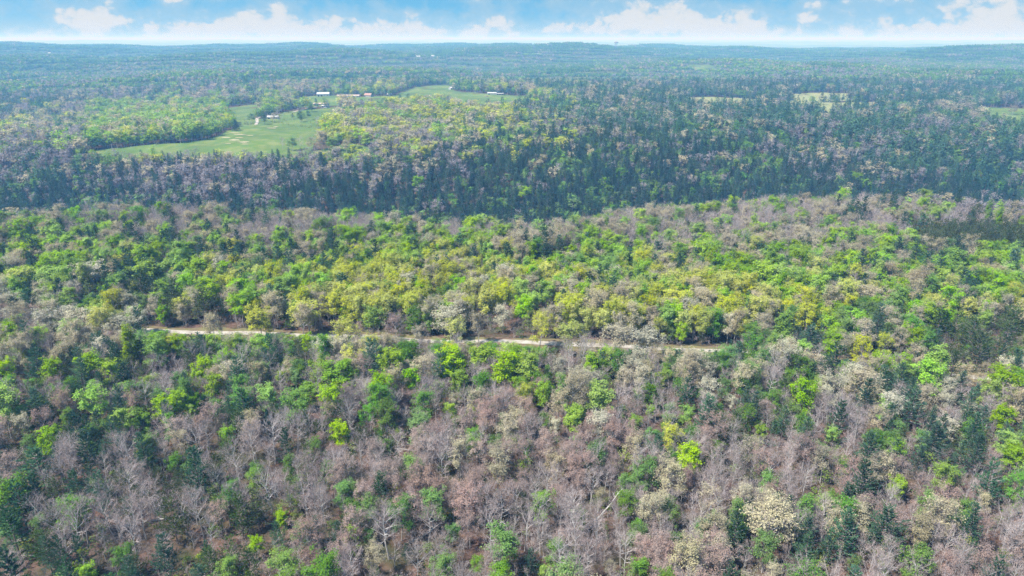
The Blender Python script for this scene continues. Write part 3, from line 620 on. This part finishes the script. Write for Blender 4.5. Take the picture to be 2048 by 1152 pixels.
PX, PY, DEP = project(X, Y, Z + 7.0)
back = Y > np.interp(PX, COLX, CREST) + 70
Wt = np.where(back[:, None], lookup(BT, PX, PY), lookup(FT, PX, PY))
for i in range(10): Wt[:, i] *= np.exp(1.25 * wav(X, Y, 70 if i % 2 else 48, 1.3 * i + 0.5) + 0.75 * wav(X, Y, 19, 2.3 * i) + back * 0.9 * wav(X, Y, 210, 0.8 * i + 2))
wood = back & (PX > 175) & (PX < 480) & (PY > 205) & (PY < 296); Wt[wood] = wts('G38 M46 T8 Y8')
# the even young pine stand beyond the greens on the right
stand = (PX > 1815) & (PX < 2300) & (PY > 446) & (PY < 494) & ~back
Wt[stand] = 0; Wt[stand, KINDS.index('S')] = 1
Wt /= Wt.sum(1, keepdims=True)
K = (rng.random((len(X), 1)) > np.cumsum(Wt, 1)).sum(1).clip(0, 9)
SC = rng.uniform(0.62, 1.02, len(X)); SC[K == KINDS.index('M')] *= rng.uniform(0.55, 1.0, (K == KINDS.index('M')).sum())
isP = np.isin(K, [KINDS.index('P'), KINDS.index('S')]); SC[isP & ~back] *= rng.uniform(0.85, 1.2, (isP & ~back).sum())
SC[back] *= rng.uniform(0.85, 1.3, back.sum()); SC[D > 850] *= 1.28; SC[back & np.isin(K, [6, 7])] *= 1.14; SC[stand] = rng.uniform(0.78, 0.95, stand.sum())
SC[~np.isin(K, [0, 1])] *= 1.1; SC[np.isin(K, [0, 1]) & ~back] *= 0.9
VAR = rng.integers(0, 60, len(X)); NV = np.array([len(PROTO[k]) for k in KINDS]); VAR = VAR % NV[K]
isGM = np.isin(K, [KINDS.index('G'), KINDS.index('M')]); sw = isGM & (VAR == 4) & (rng.random(len(X)) < 0.6); VAR[sw] = 1
PH = np.array([[PROTO[k][min(v, len(PROTO[k]) - 1)]['H'] for v in range(6)] for k in KINDS]); PW = np.array([[PROTO[k][min(v, len(PROTO[k]) - 1)]['W'] for v in range(6)] for k in KINDS])
TH, TW = PH[K, VAR] * SC, PW[K, VAR] * SC
ok = np.ones(len(X), bool)
# keep the road, its verge and the view of it open
near = np.where(D < 480)[0]
dr = np.full(len(X), 1e9); fr = np.zeros(len(X), bool)
for i in range(0, len(near), 2000):
    q = near[i:i + 2000]; dd = np.hypot(X[q][:, None] - ROAD[:, 0], Y[q][:, None] - ROAD[:, 1]); j = dd.argmin(1)
    dr[q] = dd.min(1); fr[q] = D[q] < np.hypot(ROAD[j, 0], ROAD[j, 1])
ok &= dr > 4.6
lim = fr & (dr < 40) & (PX > 290) & (PX < 1450)
tall = lim & (TH * 0.95 > dr * 0.45 + 0.3)
drop = tall & (rng.random(len(X)) > np.where(K == 0, 0.30, 0.03))
SC[drop] *= np.clip((dr[drop] * 0.45 + 0.3) / TH[drop], 0.15, 1); ok &= ~(drop & (SC < 0.26))
# leave room for the trees placed by hand, and do not stand in front of them
hxy = np.array([[h['x'], h['y']] for h in HX]); hs = np.array([PROTO[h['kind']][h['v']]['W'] * h['s'] for h in HX]); hz = np.array([float(terrain(h['x'], h['y'])) + PROTO[h['kind']][h['v']]['zc'] * h['s'] for h in HX])
hpx, hpy, hdep = project(hxy[:, 0], hxy[:, 1], hz); hd = np.hypot(*hxy.T)
cpx, cpy, cdep = project(X, Y, Z + TH * 0.62)
for i in range(len(HX)):
    dd = np.hypot(X - hxy[i, 0], Y - hxy[i, 1]); ok &= dd > 0.33 * (hs[i] + TW) * np.where(K == 0, 0.8, 1)
    inf = (D < hd[i]) & (np.abs(cpx - hpx[i]) < 0.42 * (hs[i] + TW) * FPX / hdep[i]) & (np.abs(cpy - hpy[i]) < 0.36 * hs[i] * FPX / hdep[i] + 0.28 * TH * FPX / cdep)
    ok &= ~(inf & (rng.random(len(X)) < np.where(K == 0, 0.72, 0.93)))
X, Y, Z, D, K, SC, VAR = (a[ok] for a in (X, Y, Z, D, K, SC, VAR))
ROT = rng.uniform(0, 2 * np.pi, len(X)); cpx, cpy, cdep = project(X, Y, Z + 9 * SC)
shown = (cpx > -8) & (cpx < 2056) & (cpy < 1160) & (cpy > 60)
size = SC * PH[K, VAR] / cdep * shown

LIMIT = dict(B=298, R=140, T=180, Y=130, G=190, M=190, P=200, H=110, S=140, C=70)
single = np.zeros(len(X), bool)
nh = {k: sum(h['kind'] == k for h in HX) for k in KINDS}
for i, k in enumerate(KINDS):
    idx = np.where((K == i) & shown)[0]; idx = idx[np.argsort(-size[idx])][:max(0, LIMIT[k] - nh[k])]; single[idx] = True
TREES = list(HX) + [dict(kind=KINDS[K[i]], v=int(VAR[i]), x=X[i], y=Y[i], s=SC[i], hero=False, mark=None) for i in np.where(single)[0]]

# what sets each tree apart: its look, then the landmark tree beside it or its place
for t in TREES:
    d = PROTO[t['kind']][t['v']]; t['z'] = float(terrain(t['x'], t['y'])); t['h'] = d['H'] * t['s']; t['w'] = d['W'] * t['s']
    a, b, c = project(t['x'], t['y'], t['z'] + d['zc'] * t['s']); t['px'], t['py'], t['dep'] = float(a), float(b), float(c)
    t['road'] = float(np.interp(t['px'], [p[0] for p in ROAD_PX], [p[1] for p in ROAD_PX]))
MARKS = [t for t in TREES if t['mark']]
COLS = [(128, 'at the left edge'), (330, 'near the left edge'), (540, 'left of centre'), (760, 'a little left of centre'), (960, 'just left of the middle'), (1090, 'in the middle'), (1290, 'just right of the middle'), (1500, 'a little right of centre'), (1720, 'right of centre'), (1920, 'near the right edge'), (9999, 'at the right edge')]
def band(t):
    y, b = t['py'], t['road'] + 10
    dist = math.hypot(t['x'], t['y'])
    if t['y'] > np.interp(t['px'], COLX, CREST) + 60: return 'by the far fields' if y < 300 else 'high on the far slope' if y < 370 else 'low in the dark valley'
    if y < 470: return 'on the ridge crest'
    if y < 545: return 'below the ridge crest'
    if y < b - 50: return 'in the green belt'
    if y < b: return 'above the road'
    if y < b + 90: return 'below the road'
    if y < 880: return 'in the mixed woods'
    if y < 975: return 'in the upper bare woods'
    if y < 1065: return 'in the lower bare woods'
    return 'along the bottom edge'
ORD = ['first', 'second', 'third', 'fourth', 'fifth', 'sixth', 'seventh', 'eighth', 'ninth', 'tenth', 'eleventh', 'twelfth', 'thirteenth', 'fourteenth', 'fifteenth', 'sixteenth', 'seventeenth', 'eighteenth', 'nineteenth', 'twentieth', 'twenty-first', 'twenty-second', 'twenty-third', 'twenty-fourth', 'twenty-fifth', 'twenty-sixth', 'twenty-seventh', 'twenty-eighth', 'twenty-ninth', 'thirtieth']
cells = {}
for t in TREES:
    if t['mark']: t['label'] = t['mark']; continue
    near = min(MARKS, key=lambda m: math.hypot(m['px'] - t['px'], m['py'] - t['py']))
    dx, dy = t['px'] - near['px'], t['py'] - near['py']; dist = math.hypot(dx, dy)
    if dist < 80 and len(near['mark'].split()) <= 9:
        a = math.degrees(math.atan2(-dy, dx)) % 360
        rel = ['right of', 'upper right of', 'above', 'upper left of', 'left of', 'lower left of', 'below', 'lower right of'][int((a + 22.5) // 45) % 8]
        key = (t['kind'], rel, near['mark']); t['place'] = f'{rel} the {near["mark"]}'; t['rank'] = dist
    else:
        c = next(n for lim_, n in COLS if t['px'] < lim_); bn = band(t); key = (t['kind'], bn, c); t['place'] = f'{bn}, {c}'; t['rank'] = t['px']
        t['cell'] = True
    cells.setdefault(key, []).append(t)
for key, L in cells.items():
    L.sort(key=lambda t: t['rank'])
    for i, t in enumerate(L):
        look = LOOK[t['kind']]
        if len(L) == 1: t['label'] = f'{look} {t["place"]}' if t.get('cell') else f'{look} {t["place"]}'
        elif t.get('cell'): t['label'] = f'{ORD[min(i, 29)]} {look} from the left {t["place"]}'
        else: t['label'] = f'{ORD[min(i, 29)]} nearest {look} {t["place"]}' if i else f'nearest {look} {t["place"]}'
        while len(t['label'].replace(',', ' ').split()) > 16: t['label'] = t['label'].replace(' tree', '', 1) if ' tree' in t['label'] else ' '.join(t['label'].split()[:16])

TREES.sort(key=lambda t: t['dep'])
for n_, t in enumerate(TREES):
    d = PROTO[t['kind']][t['v']]; nm = NAME[t['kind']]; rz = float(rng.uniform(0, 6.28))
    parts = t['dep'] < 430
    o = bpy.data.objects.new(nm, None if parts else d['whole']); col.objects.link(o)
    o.location = (t['x'], t['y'], t['z']); o.scale = (t['s'], t['s'], t.get('sz', t['s'])); o.rotation_euler = (0, 0, rz)
    if parts:
        o.empty_display_size = 0.5
        for pn in ('trunk', 'crown'):
            c = bpy.data.objects.new(pn, d[pn]); c.parent = o; col.objects.link(c)
    tag(o, t['label'], CAT.get(t['kind'], 'tree'), GROUP[t['kind']])

# the rest of the woods, one object for each kind
hidden = bpy.data.collections.new('tree_shapes')
def scatter_object(name, label, cat, P, rot, scl, idx, meshes, zs=None):
    sub = bpy.data.collections.new(name + '_shapes')
    for i, me in enumerate(meshes):
        o = bpy.data.objects.new(f'{name}_shape_{i:02d}', me); sub.objects.link(o)
    me = bpy.data.meshes.new(name); me.vertices.add(len(P)); me.vertices.foreach_set('co', np.asarray(P, np.float32).ravel())
    for an, ty, data in (('turn', 'FLOAT', rot), ('size', 'FLOAT', scl), ('pick', 'INT', idx)):
        a = me.attributes.new(an, ty, 'POINT'); a.data.foreach_set('value', np.asarray(data, np.int32 if ty == 'INT' else np.float32))
    me.update()
    o = bpy.data.objects.new(name, me); col.objects.link(o); tag(o, label, cat, kind='stuff')
    ng = bpy.data.node_groups.new(name, 'GeometryNodeTree')
    ng.interface.new_socket('Geometry', in_out='INPUT', socket_type='NodeSocketGeometry'); ng.interface.new_socket('Geometry', in_out='OUTPUT', socket_type='NodeSocketGeometry')
    N, Lk = ng.nodes, ng.links
    gi, go = N.new('NodeGroupInput'), N.new('NodeGroupOutput'); ci = N.new('GeometryNodeCollectionInfo'); ci.inputs['Collection'].default_value = sub
    ci.inputs['Separate Children'].default_value = True; ci.inputs['Reset Children'].default_value = True
    ip = N.new('GeometryNodeInstanceOnPoints'); ip.inputs['Pick Instance'].default_value = True
    def attr(n, ty):
        a = N.new('GeometryNodeInputNamedAttribute'); a.data_type = ty; a.inputs['Name'].default_value = n; return a.outputs['Attribute']
    cx = N.new('ShaderNodeCombineXYZ'); Lk.new(attr('turn', 'FLOAT'), cx.inputs[2])
    Lk.new(gi.outputs[0], ip.inputs['Points']); Lk.new(ci.outputs[0], ip.inputs['Instance']); Lk.new(attr('pick', 'INT'), ip.inputs['Instance Index'])
    Lk.new(cx.outputs[0], ip.inputs['Rotation']); Lk.new(attr('size', 'FLOAT'), ip.inputs['Scale']); Lk.new(ip.outputs[0], go.inputs[0])
    md = o.modifiers.new('scatter', 'NODES'); md.node_group = ng
    return o
REST = dict(B='mass of grey leafless trees through the woods', R='mass of pinkish budding trees through the woods', T='mass of tan budding trees through the woods', Y='mass of yellow-green trees through the woods', G='mass of bright green trees through the woods',
            M='mass of mid-green trees through the woods', P='mass of pines through the woods', H='mass of dark hemlocks down in the valley', S='mass of bushy olive pines through the woods', C='mass of cream blossoming trees through the woods')
for i, k in enumerate(KINDS):
    q = (K == i) & ~single
    if q.any(): scatter_object(NAME[k] + '_woods', REST[k], 'woods', np.column_stack([X, Y, Z])[q], ROT[q], SC[q], VAR[q] + np.where(D[q] > (800 if k in 'PHS' else 500), len(PROTO[k]), 0), [p['whole'] for p in PROTO[k]] + FARP[k])
# undergrowth
n = 125; cell = 3.2; gx, gy = np.meshgrid(np.arange(-110, 111) * cell, np.arange(18, 135) * cell)
ux = (gx + rng.uniform(-0.5, 0.5, gx.shape) * cell).ravel(); uy = (gy + rng.uniform(-0.5, 0.5, gx.shape) * cell).ravel(); ud = np.hypot(ux, uy)
keep = (ud > 72) & (ud < 420) & (np.abs(np.arctan2(ux, uy)) < R(43)) & (rng.random(len(ux)) < 0.75 + 0.3 * wav(ux, uy, 30, 2.0))
for i in range(0, len(ROAD)): keep &= np.hypot(ux - ROAD[i, 0], uy - ROAD[i, 1]) > 3.6
rd = np.full(len(ux), 1e9)
for i in range(0, len(ROAD), 2): rd = np.minimum(rd, np.hypot(ux - ROAD[i, 0], uy - ROAD[i, 1]))
keep &= ~((rd < 13) & (uy < np.interp(ux, ROAD[:, 0], ROAD[:, 1])) & (rng.random(len(ux)) < 0.85))
ux, uy = ux[keep], uy[keep]; green = rng.random(len(ux)) < 0.20 + 0.20 * wav(ux, uy, 60, 0.9) + 0.10 * ss(150, 330, np.hypot(ux, uy))
eb = []
for k in ('farm', 'knoll', 'barn', 'centre', 'yard', 'hay', 'strip', 'edge'):      # scrub along the field edges
    P = FPOLY[k]
    for a, b in zip(P, np.roll(P, -1, 0)):
        n_ = int(np.hypot(*(b - a)) / 3.2); tt = rng.random((n_, 1)); eb.append(a + (b - a) * tt + rng.normal(0, 4.0, (n_, 2)))
eb = np.vstack(eb); ux = np.concatenate([ux, eb[:, 0]]); uy = np.concatenate([uy, eb[:, 1]]); green = np.concatenate([green, rng.random(len(eb)) < 0.7])
scatter_object('undergrowth', 'brown saplings and small green bushes between the trunks', 'undergrowth', np.column_stack([ux, uy, terrain(ux, uy)]), rng.uniform(0, 6.28, len(ux)), np.where(np.arange(len(ux)) < len(ux) - len(eb), rng.uniform(0.5, 1.25, len(ux)), rng.uniform(0.25, 0.6, len(ux))),
               rng.integers(0, 4, len(ux)) + 4 * green, [p['whole'] for p in PROTO['U']] + [p['whole'] for p in PROTO['V']])

# far woods, too small to tell one tree from the next
def tile_mesh(seed, mix, size=92.0, n=120):
    g = np.random.default_rng(seed); by = {}
    w = wts(mix); gx = int(math.sqrt(n)) + 1
    for a in range(gx):
        for b in range(gx):
            k = KINDS[g.choice(10, p=w)]; c = np.array([(a + g.uniform(-0.1, 1.1)) / gx - 0.5, (b + g.uniform(-0.1, 1.1)) / gx - 0.5]) * size
            H = g.uniform(8, 16); con = k in 'PHS'; m = 34
            u = g.uniform(0, 1, m); az = g.uniform(0, 6.28, m)
            if con: r = 3.2 * (1 - u) ** 0.8 * g.uniform(0.6, 1, m); z = H * (0.2 + 0.85 * u)
            else:
                th = np.arccos(1 - u * 1.25); r = 4.6 * np.sin(th) * g.uniform(0.75, 1.05, m); z = H * 0.62 + 4.8 * np.cos(th) * g.uniform(0.8, 1.05, m)
            C = np.column_stack([c[0] + r * np.cos(az), c[1] + r * np.sin(az), z])
            sh = by.setdefault(k, Shape()); sh.leaves(C, 1.35 if not con else 1.05, g, 0.2, 0.75, out=1.3 * unit((C - [c[0], c[1], H * 0.6]) * [1, 1, 0.8]))
    return mk_mesh('far_wood', [(sh, FARMAT[k]) for k, sh in by.items()])
MIX = ['H34 P34 M28 B4', 'H18 P34 M36 B8 T4', 'B26 T8 M34 P30', 'M48 P24 T8 G12 B8', 'B34 P32 M28 T3', 'P46 H28 M22 B4']
tiles = [tile_mesh(900 + i, m) for i, m in enumerate(MIX)]
cell = 84.0; n = int(7200 / cell)
gx, gy = np.meshgrid(np.arange(-n, n + 1) * cell, np.arange(10, n + 1) * cell)
fx = (gx + rng.uniform(-0.12, 0.12, gx.shape) * cell).ravel(); fy = (gy + rng.uniform(-0.12, 0.12, gx.shape) * cell).ravel(); fd = np.hypot(fx, fy)
keep = (fd > 1890) & (fd < 7150) & (np.abs(np.arctan2(fx, fy)) < R(42)) & ~in_poly(fx, fy, FPOLY['thin'])
fx, fy, fd = fx[keep], fy[keep], fd[keep]
val = wav(fx, fy, 900, 3.3) + 0.7 * wav(fx, fy, 400, 1.2) + rng.normal(0, 0.2, len(fx))
darkw = ss(2600, 4200, fd)
pick = np.where(rng.random(len(fx)) < darkw * 0.75, np.where(val > 0, 0, 5), np.digitize(val, [-0.6, -0.1, 0.35, 0.8]))
tl = np.array([1, 2, 3, 4, 2, 5]); pick = np.where(pick == 0, 0, pick)
scatter_object('far_forest', 'dark blue-green forest covering the far hills', 'forest', np.column_stack([fx, fy, terrain(fx, fy)]), rng.integers(0, 4, len(fx)) * np.pi / 2, np.ones(len(fx)), pick, tiles)
# ------------------------------------------------------------------ farm buildings
def box(v, f, x0, x1, y0, y1, z0, z1):
    b = len(v); v += [(x, y, z) for z in (z0, z1) for x, y in ((x0, y0), (x1, y0), (x1, y1), (x0, y1))]
    f += [[b, b + 3, b + 2, b + 1], [b + 4, b + 5, b + 6, b + 7]] + [[b + i, b + (i + 1) % 4, b + 4 + (i + 1) % 4, b + 4 + i] for i in range(4)]
def building(name, label, px, py, w, dp, h, rise, rot, wall, roof, cat, doors=1, wins=3, group=None, lift=0.5):
    """gabled building, long side (w) turned to the camera"""
    x, y, _ = ground_at(px, py); o = bpy.data.objects.new(name, None); col.objects.link(o)
    o.location = (x, y, float(terrain(x, y)) + lift); o.rotation_euler = (0, 0, R(rot)); tag(o, label, cat, group)
    a, b = w / 2, dp / 2
    v = [(-a, -b, -1), (a, -b, -1), (a, b, -1), (-a, b, -1), (-a, -b, h), (a, -b, h), (a, b, h), (-a, b, h), (-a, 0, h + rise), (a, 0, h + rise)]
    mesh_obj('wall', v, [[0, 1, 5, 4], [2, 3, 7, 6], [1, 2, 6, 9, 5], [3, 0, 4, 8, 7]], wall, o)
    e, t = 0.6, 0.22; sl = rise / b
    for s in (-1, 1):
        lo, hi = (s * (b + e), h - e * sl + 0.06), (0.0, h + rise + 0.06)
        vv = [(sx * (a + e), p[0], p[1] + dz) for dz in (0, t) for p in (lo, hi) for sx in (-1, 1)]
        mesh_obj('roof_slope', vv, [[0, 1, 3, 2], [4, 6, 7, 5], [0, 4, 5, 1], [2, 3, 7, 6], [0, 2, 6, 4], [1, 5, 7, 3]], roof, o)
    n = doors + wins
    for i in range(n):
        cx = -a + (i + 0.5) * w / n; v, f = [], []
        if i < doors:
            ww = min(3.6, w / n * 0.7); box(v, f, cx - ww / 2, cx + ww / 2, -b - 0.05, -b + 0.1, -0.3, min(h - 0.3, 3.2)); mesh_obj('door', v, f, MAT['dark'], o)
        else:
            ww = min(1.6, w / n * 0.5); box(v, f, cx - ww / 2, cx + ww / 2, -b - 0.05, -b + 0.1, h * 0.38, h * 0.75); mesh_obj('window', v, f, MAT['dark'], o)
    return o
M_ = MAT
building('barn', 'large white barn with a white roof at the top of the pasture', 647, 193, 25, 13, 5.0, 3.2, 8, M_['white'], M_['white'], 'barn', 2, 2)
building('poultry_shed', 'long low white shed right of the white barn', 697, 195, 44, 11, 2.8, 2.2, 4, M_['white'], M_['pinkroof'], 'shed', 1, 6)
building('farmhouse', 'white house with red gable roof behind a dark tree', 737, 194, 14, 10, 3.4, 3.4, -14, M_['white'], M_['red'], 'house', 1, 4)
building('house', 'small house with faded red roof behind the farm track', 562, 212, 11, 8, 3.0, 2.6, 20, M_['white'], M_['pinkroof'], 'house', 1, 3)
building('shed', 'low pink-roofed shed left of the red-roofed house', 546, 212, 8, 6, 2.2, 1.4, 12, M_['tanwall'], M_['pinkroof'], 'shed', 1, 1)
building('farm_shed', 'long tan-roofed farm shed among trees', 642, 211, 26, 9, 2.6, 1.6, -6, M_['tanwall'], M_['pinkroof'], 'shed', 2, 3)
building('outbuilding', 'low white outbuilding below the tan-roofed shed', 651, 215, 11, 7, 2.6, 1.2, -4, M_['white'], M_['white'], 'shed', 1, 2)
building('trailer_home', 'long pale trailer home beside the farm track', 583, 216, 17, 5, 2.6, 0.7, 2, M_['white'], M_['greyroof'], 'trailer', 1, 4)
building('white_shed', 'white-roofed shed at the head of the farm pasture', 547, 238, 16, 9, 2.7, 1.7, 3, M_['white'], M_['white'], 'shed', 2, 1)
building('field_shed', 'white shed against the woods beside the long pasture', 905, 179, 15, 9, 3.0, 2.2, 35, M_['white'], M_['white'], 'shed', 1, 2)
building('field_barn', 'low white shelter in the middle of the long pasture', 984, 189, 18, 8, 2.4, 1.6, 2, M_['white'], M_['white'], 'shed', 1, 2)
building('open_shelter', 'dark open shelter beside the low white one in the pasture', 1000, 190, 14, 7, 2.2, 1.0, 2, M_['tanwall'], M_['greyroof'], 'shed', 3, 0)
building('cottage', 'tiny pale cottage right of the red-roofed farmhouse', 779, 192, 9, 7, 2.8, 2.0, 10, M_['white'], M_['greyroof'], 'house', 1, 2)
for px, py, w, lab in ((837, 117, 24, 'far white house in the blue woods left of two others'), (866, 116, 18, 'far small pale house between two white houses'), (961, 116, 26, 'far tan-walled house in the blue woods'), (1074, 112, 26, 'far white house below the skyline, right of the others'), (100, 110, 16, 'far lone white house on the left hills')):
    building('far_house', lab, px, py, w * 0.7, 9, 8, 4, 0, M_['white'], M_['white'], 'house', 1, 3)

# a water tank on legs on the skyline
x, y, _ = ground_at(1232, 92, 20); o = bpy.data.objects.new('water_tower', None); col.objects.link(o); o.location = (x, y, float(terrain(x, y)))
tag(o, 'tiny dark water tower on the skyline', 'water tower')
s_ = Shape(); s_.tube([(0, 0, 34), (0, 0, 36), (0, 0, 41), (0, 0, 44)], [3, 12, 12, 2], 14); mesh_obj('tank', np.vstack(s_.v), s_.f, MAT['greyroof'], o)
for i in range(4):
    s_ = Shape(); a = i * math.pi / 2 + 0.4; s_.tube([(7 * math.cos(a), 7 * math.sin(a), 0), (6 * math.cos(a), 6 * math.sin(a), 36)], [0.9, 0.9], 5); mesh_obj('leg', np.vstack(s_.v), s_.f, MAT['greyroof'], o)

# snapped trunks and fallen wood in the bare woods
for i, (px, py, L, tilt, az, lab) in enumerate([(1084, 1072, 9.5, 68, 65, 'pale snapped trunk leaning in the bare woods low in the centre'), (1410, 1062, 7.0, 82, 30, 'short pale standing snag low right of centre'), (1195, 1040, 10, 48, 20, 'pale leaning dead trunk with a bend, lower bare woods'),
        (820, 1085, 7, 6, 35, 'pale fallen log on the brown litter near the bottom'), (1110, 885, 9, 5, 160, 'fallen log under grey trees in the upper bare woods'), (850, 905, 11, 4, 175, 'long fallen log in the bare woods below a tan tree'), (300, 1044, 8, 4, 10, 'dark-sided fallen log among bare trees at lower left')]):
    x, y, _ = ground_at(px, py); o = bpy.data.objects.new('dead_trunk' if tilt > 30 else 'fallen_log', None); col.objects.link(o); o.location = (x, y, float(terrain(x, y)) + 0.1); tag(o, lab, 'dead tree' if tilt > 30 else 'log')
    g = np.random.default_rng(70 + i); t = np.linspace(0, 1, 8)[:, None]; e, a = R(tilt), R(az)
    P = t * L * np.array([math.cos(a) * math.cos(e), math.sin(a) * math.cos(e), math.sin(e)]) + np.cumsum(g.normal(0, 0.03 * L / 4, (8, 3)), 0)
    s_ = Shape(); s_.tube(P, 0.19 * (1.1 - 0.6 * t[:, 0]), 7); mesh_obj('stem', np.vstack(s_.v), s_.f, MAT['bark'], o)
    for q in range(4):
        p0 = P[3 + q % 4]; d = unit(g.normal(size=3) + np.array([0, 0, 0.4])) * L * 0.16; s_ = Shape(); s_.tube([p0, p0 + d * 0.6, p0 + d], [0.06, 0.04, 0.015], 4); mesh_obj('branch', np.vstack(s_.v), s_.f, MAT['bark'], o)

# ------------------------------------------------------------------ air
lo, hi = -140.0, CAM_H + 40.0; S = 64000.0
v, f = [], []; box(v, f, -S, S, -S, S, lo, hi)
m, n, l = new_mat('pale_blue_air'); out = n.new('ShaderNodeOutputMaterial'); pv = n.new('ShaderNodeVolumePrincipled')
pv.inputs['Color'].default_value = (0.19, 0.50, 1.0, 1); pv.inputs['Density'].default_value = 2.5e-4; pv.inputs['Absorption Color'].default_value = (1, 1, 1, 1); pv.inputs['Anisotropy'].default_value = 0.0
l.new(pv.outputs[0], out.inputs['Volume'])
try: m.cycles.homogeneous_volume = True
except Exception: pass
hz = mesh_obj('haze', v, f, m); tag(hz, 'thin blue haze over the far woods', 'haze', kind='stuff')
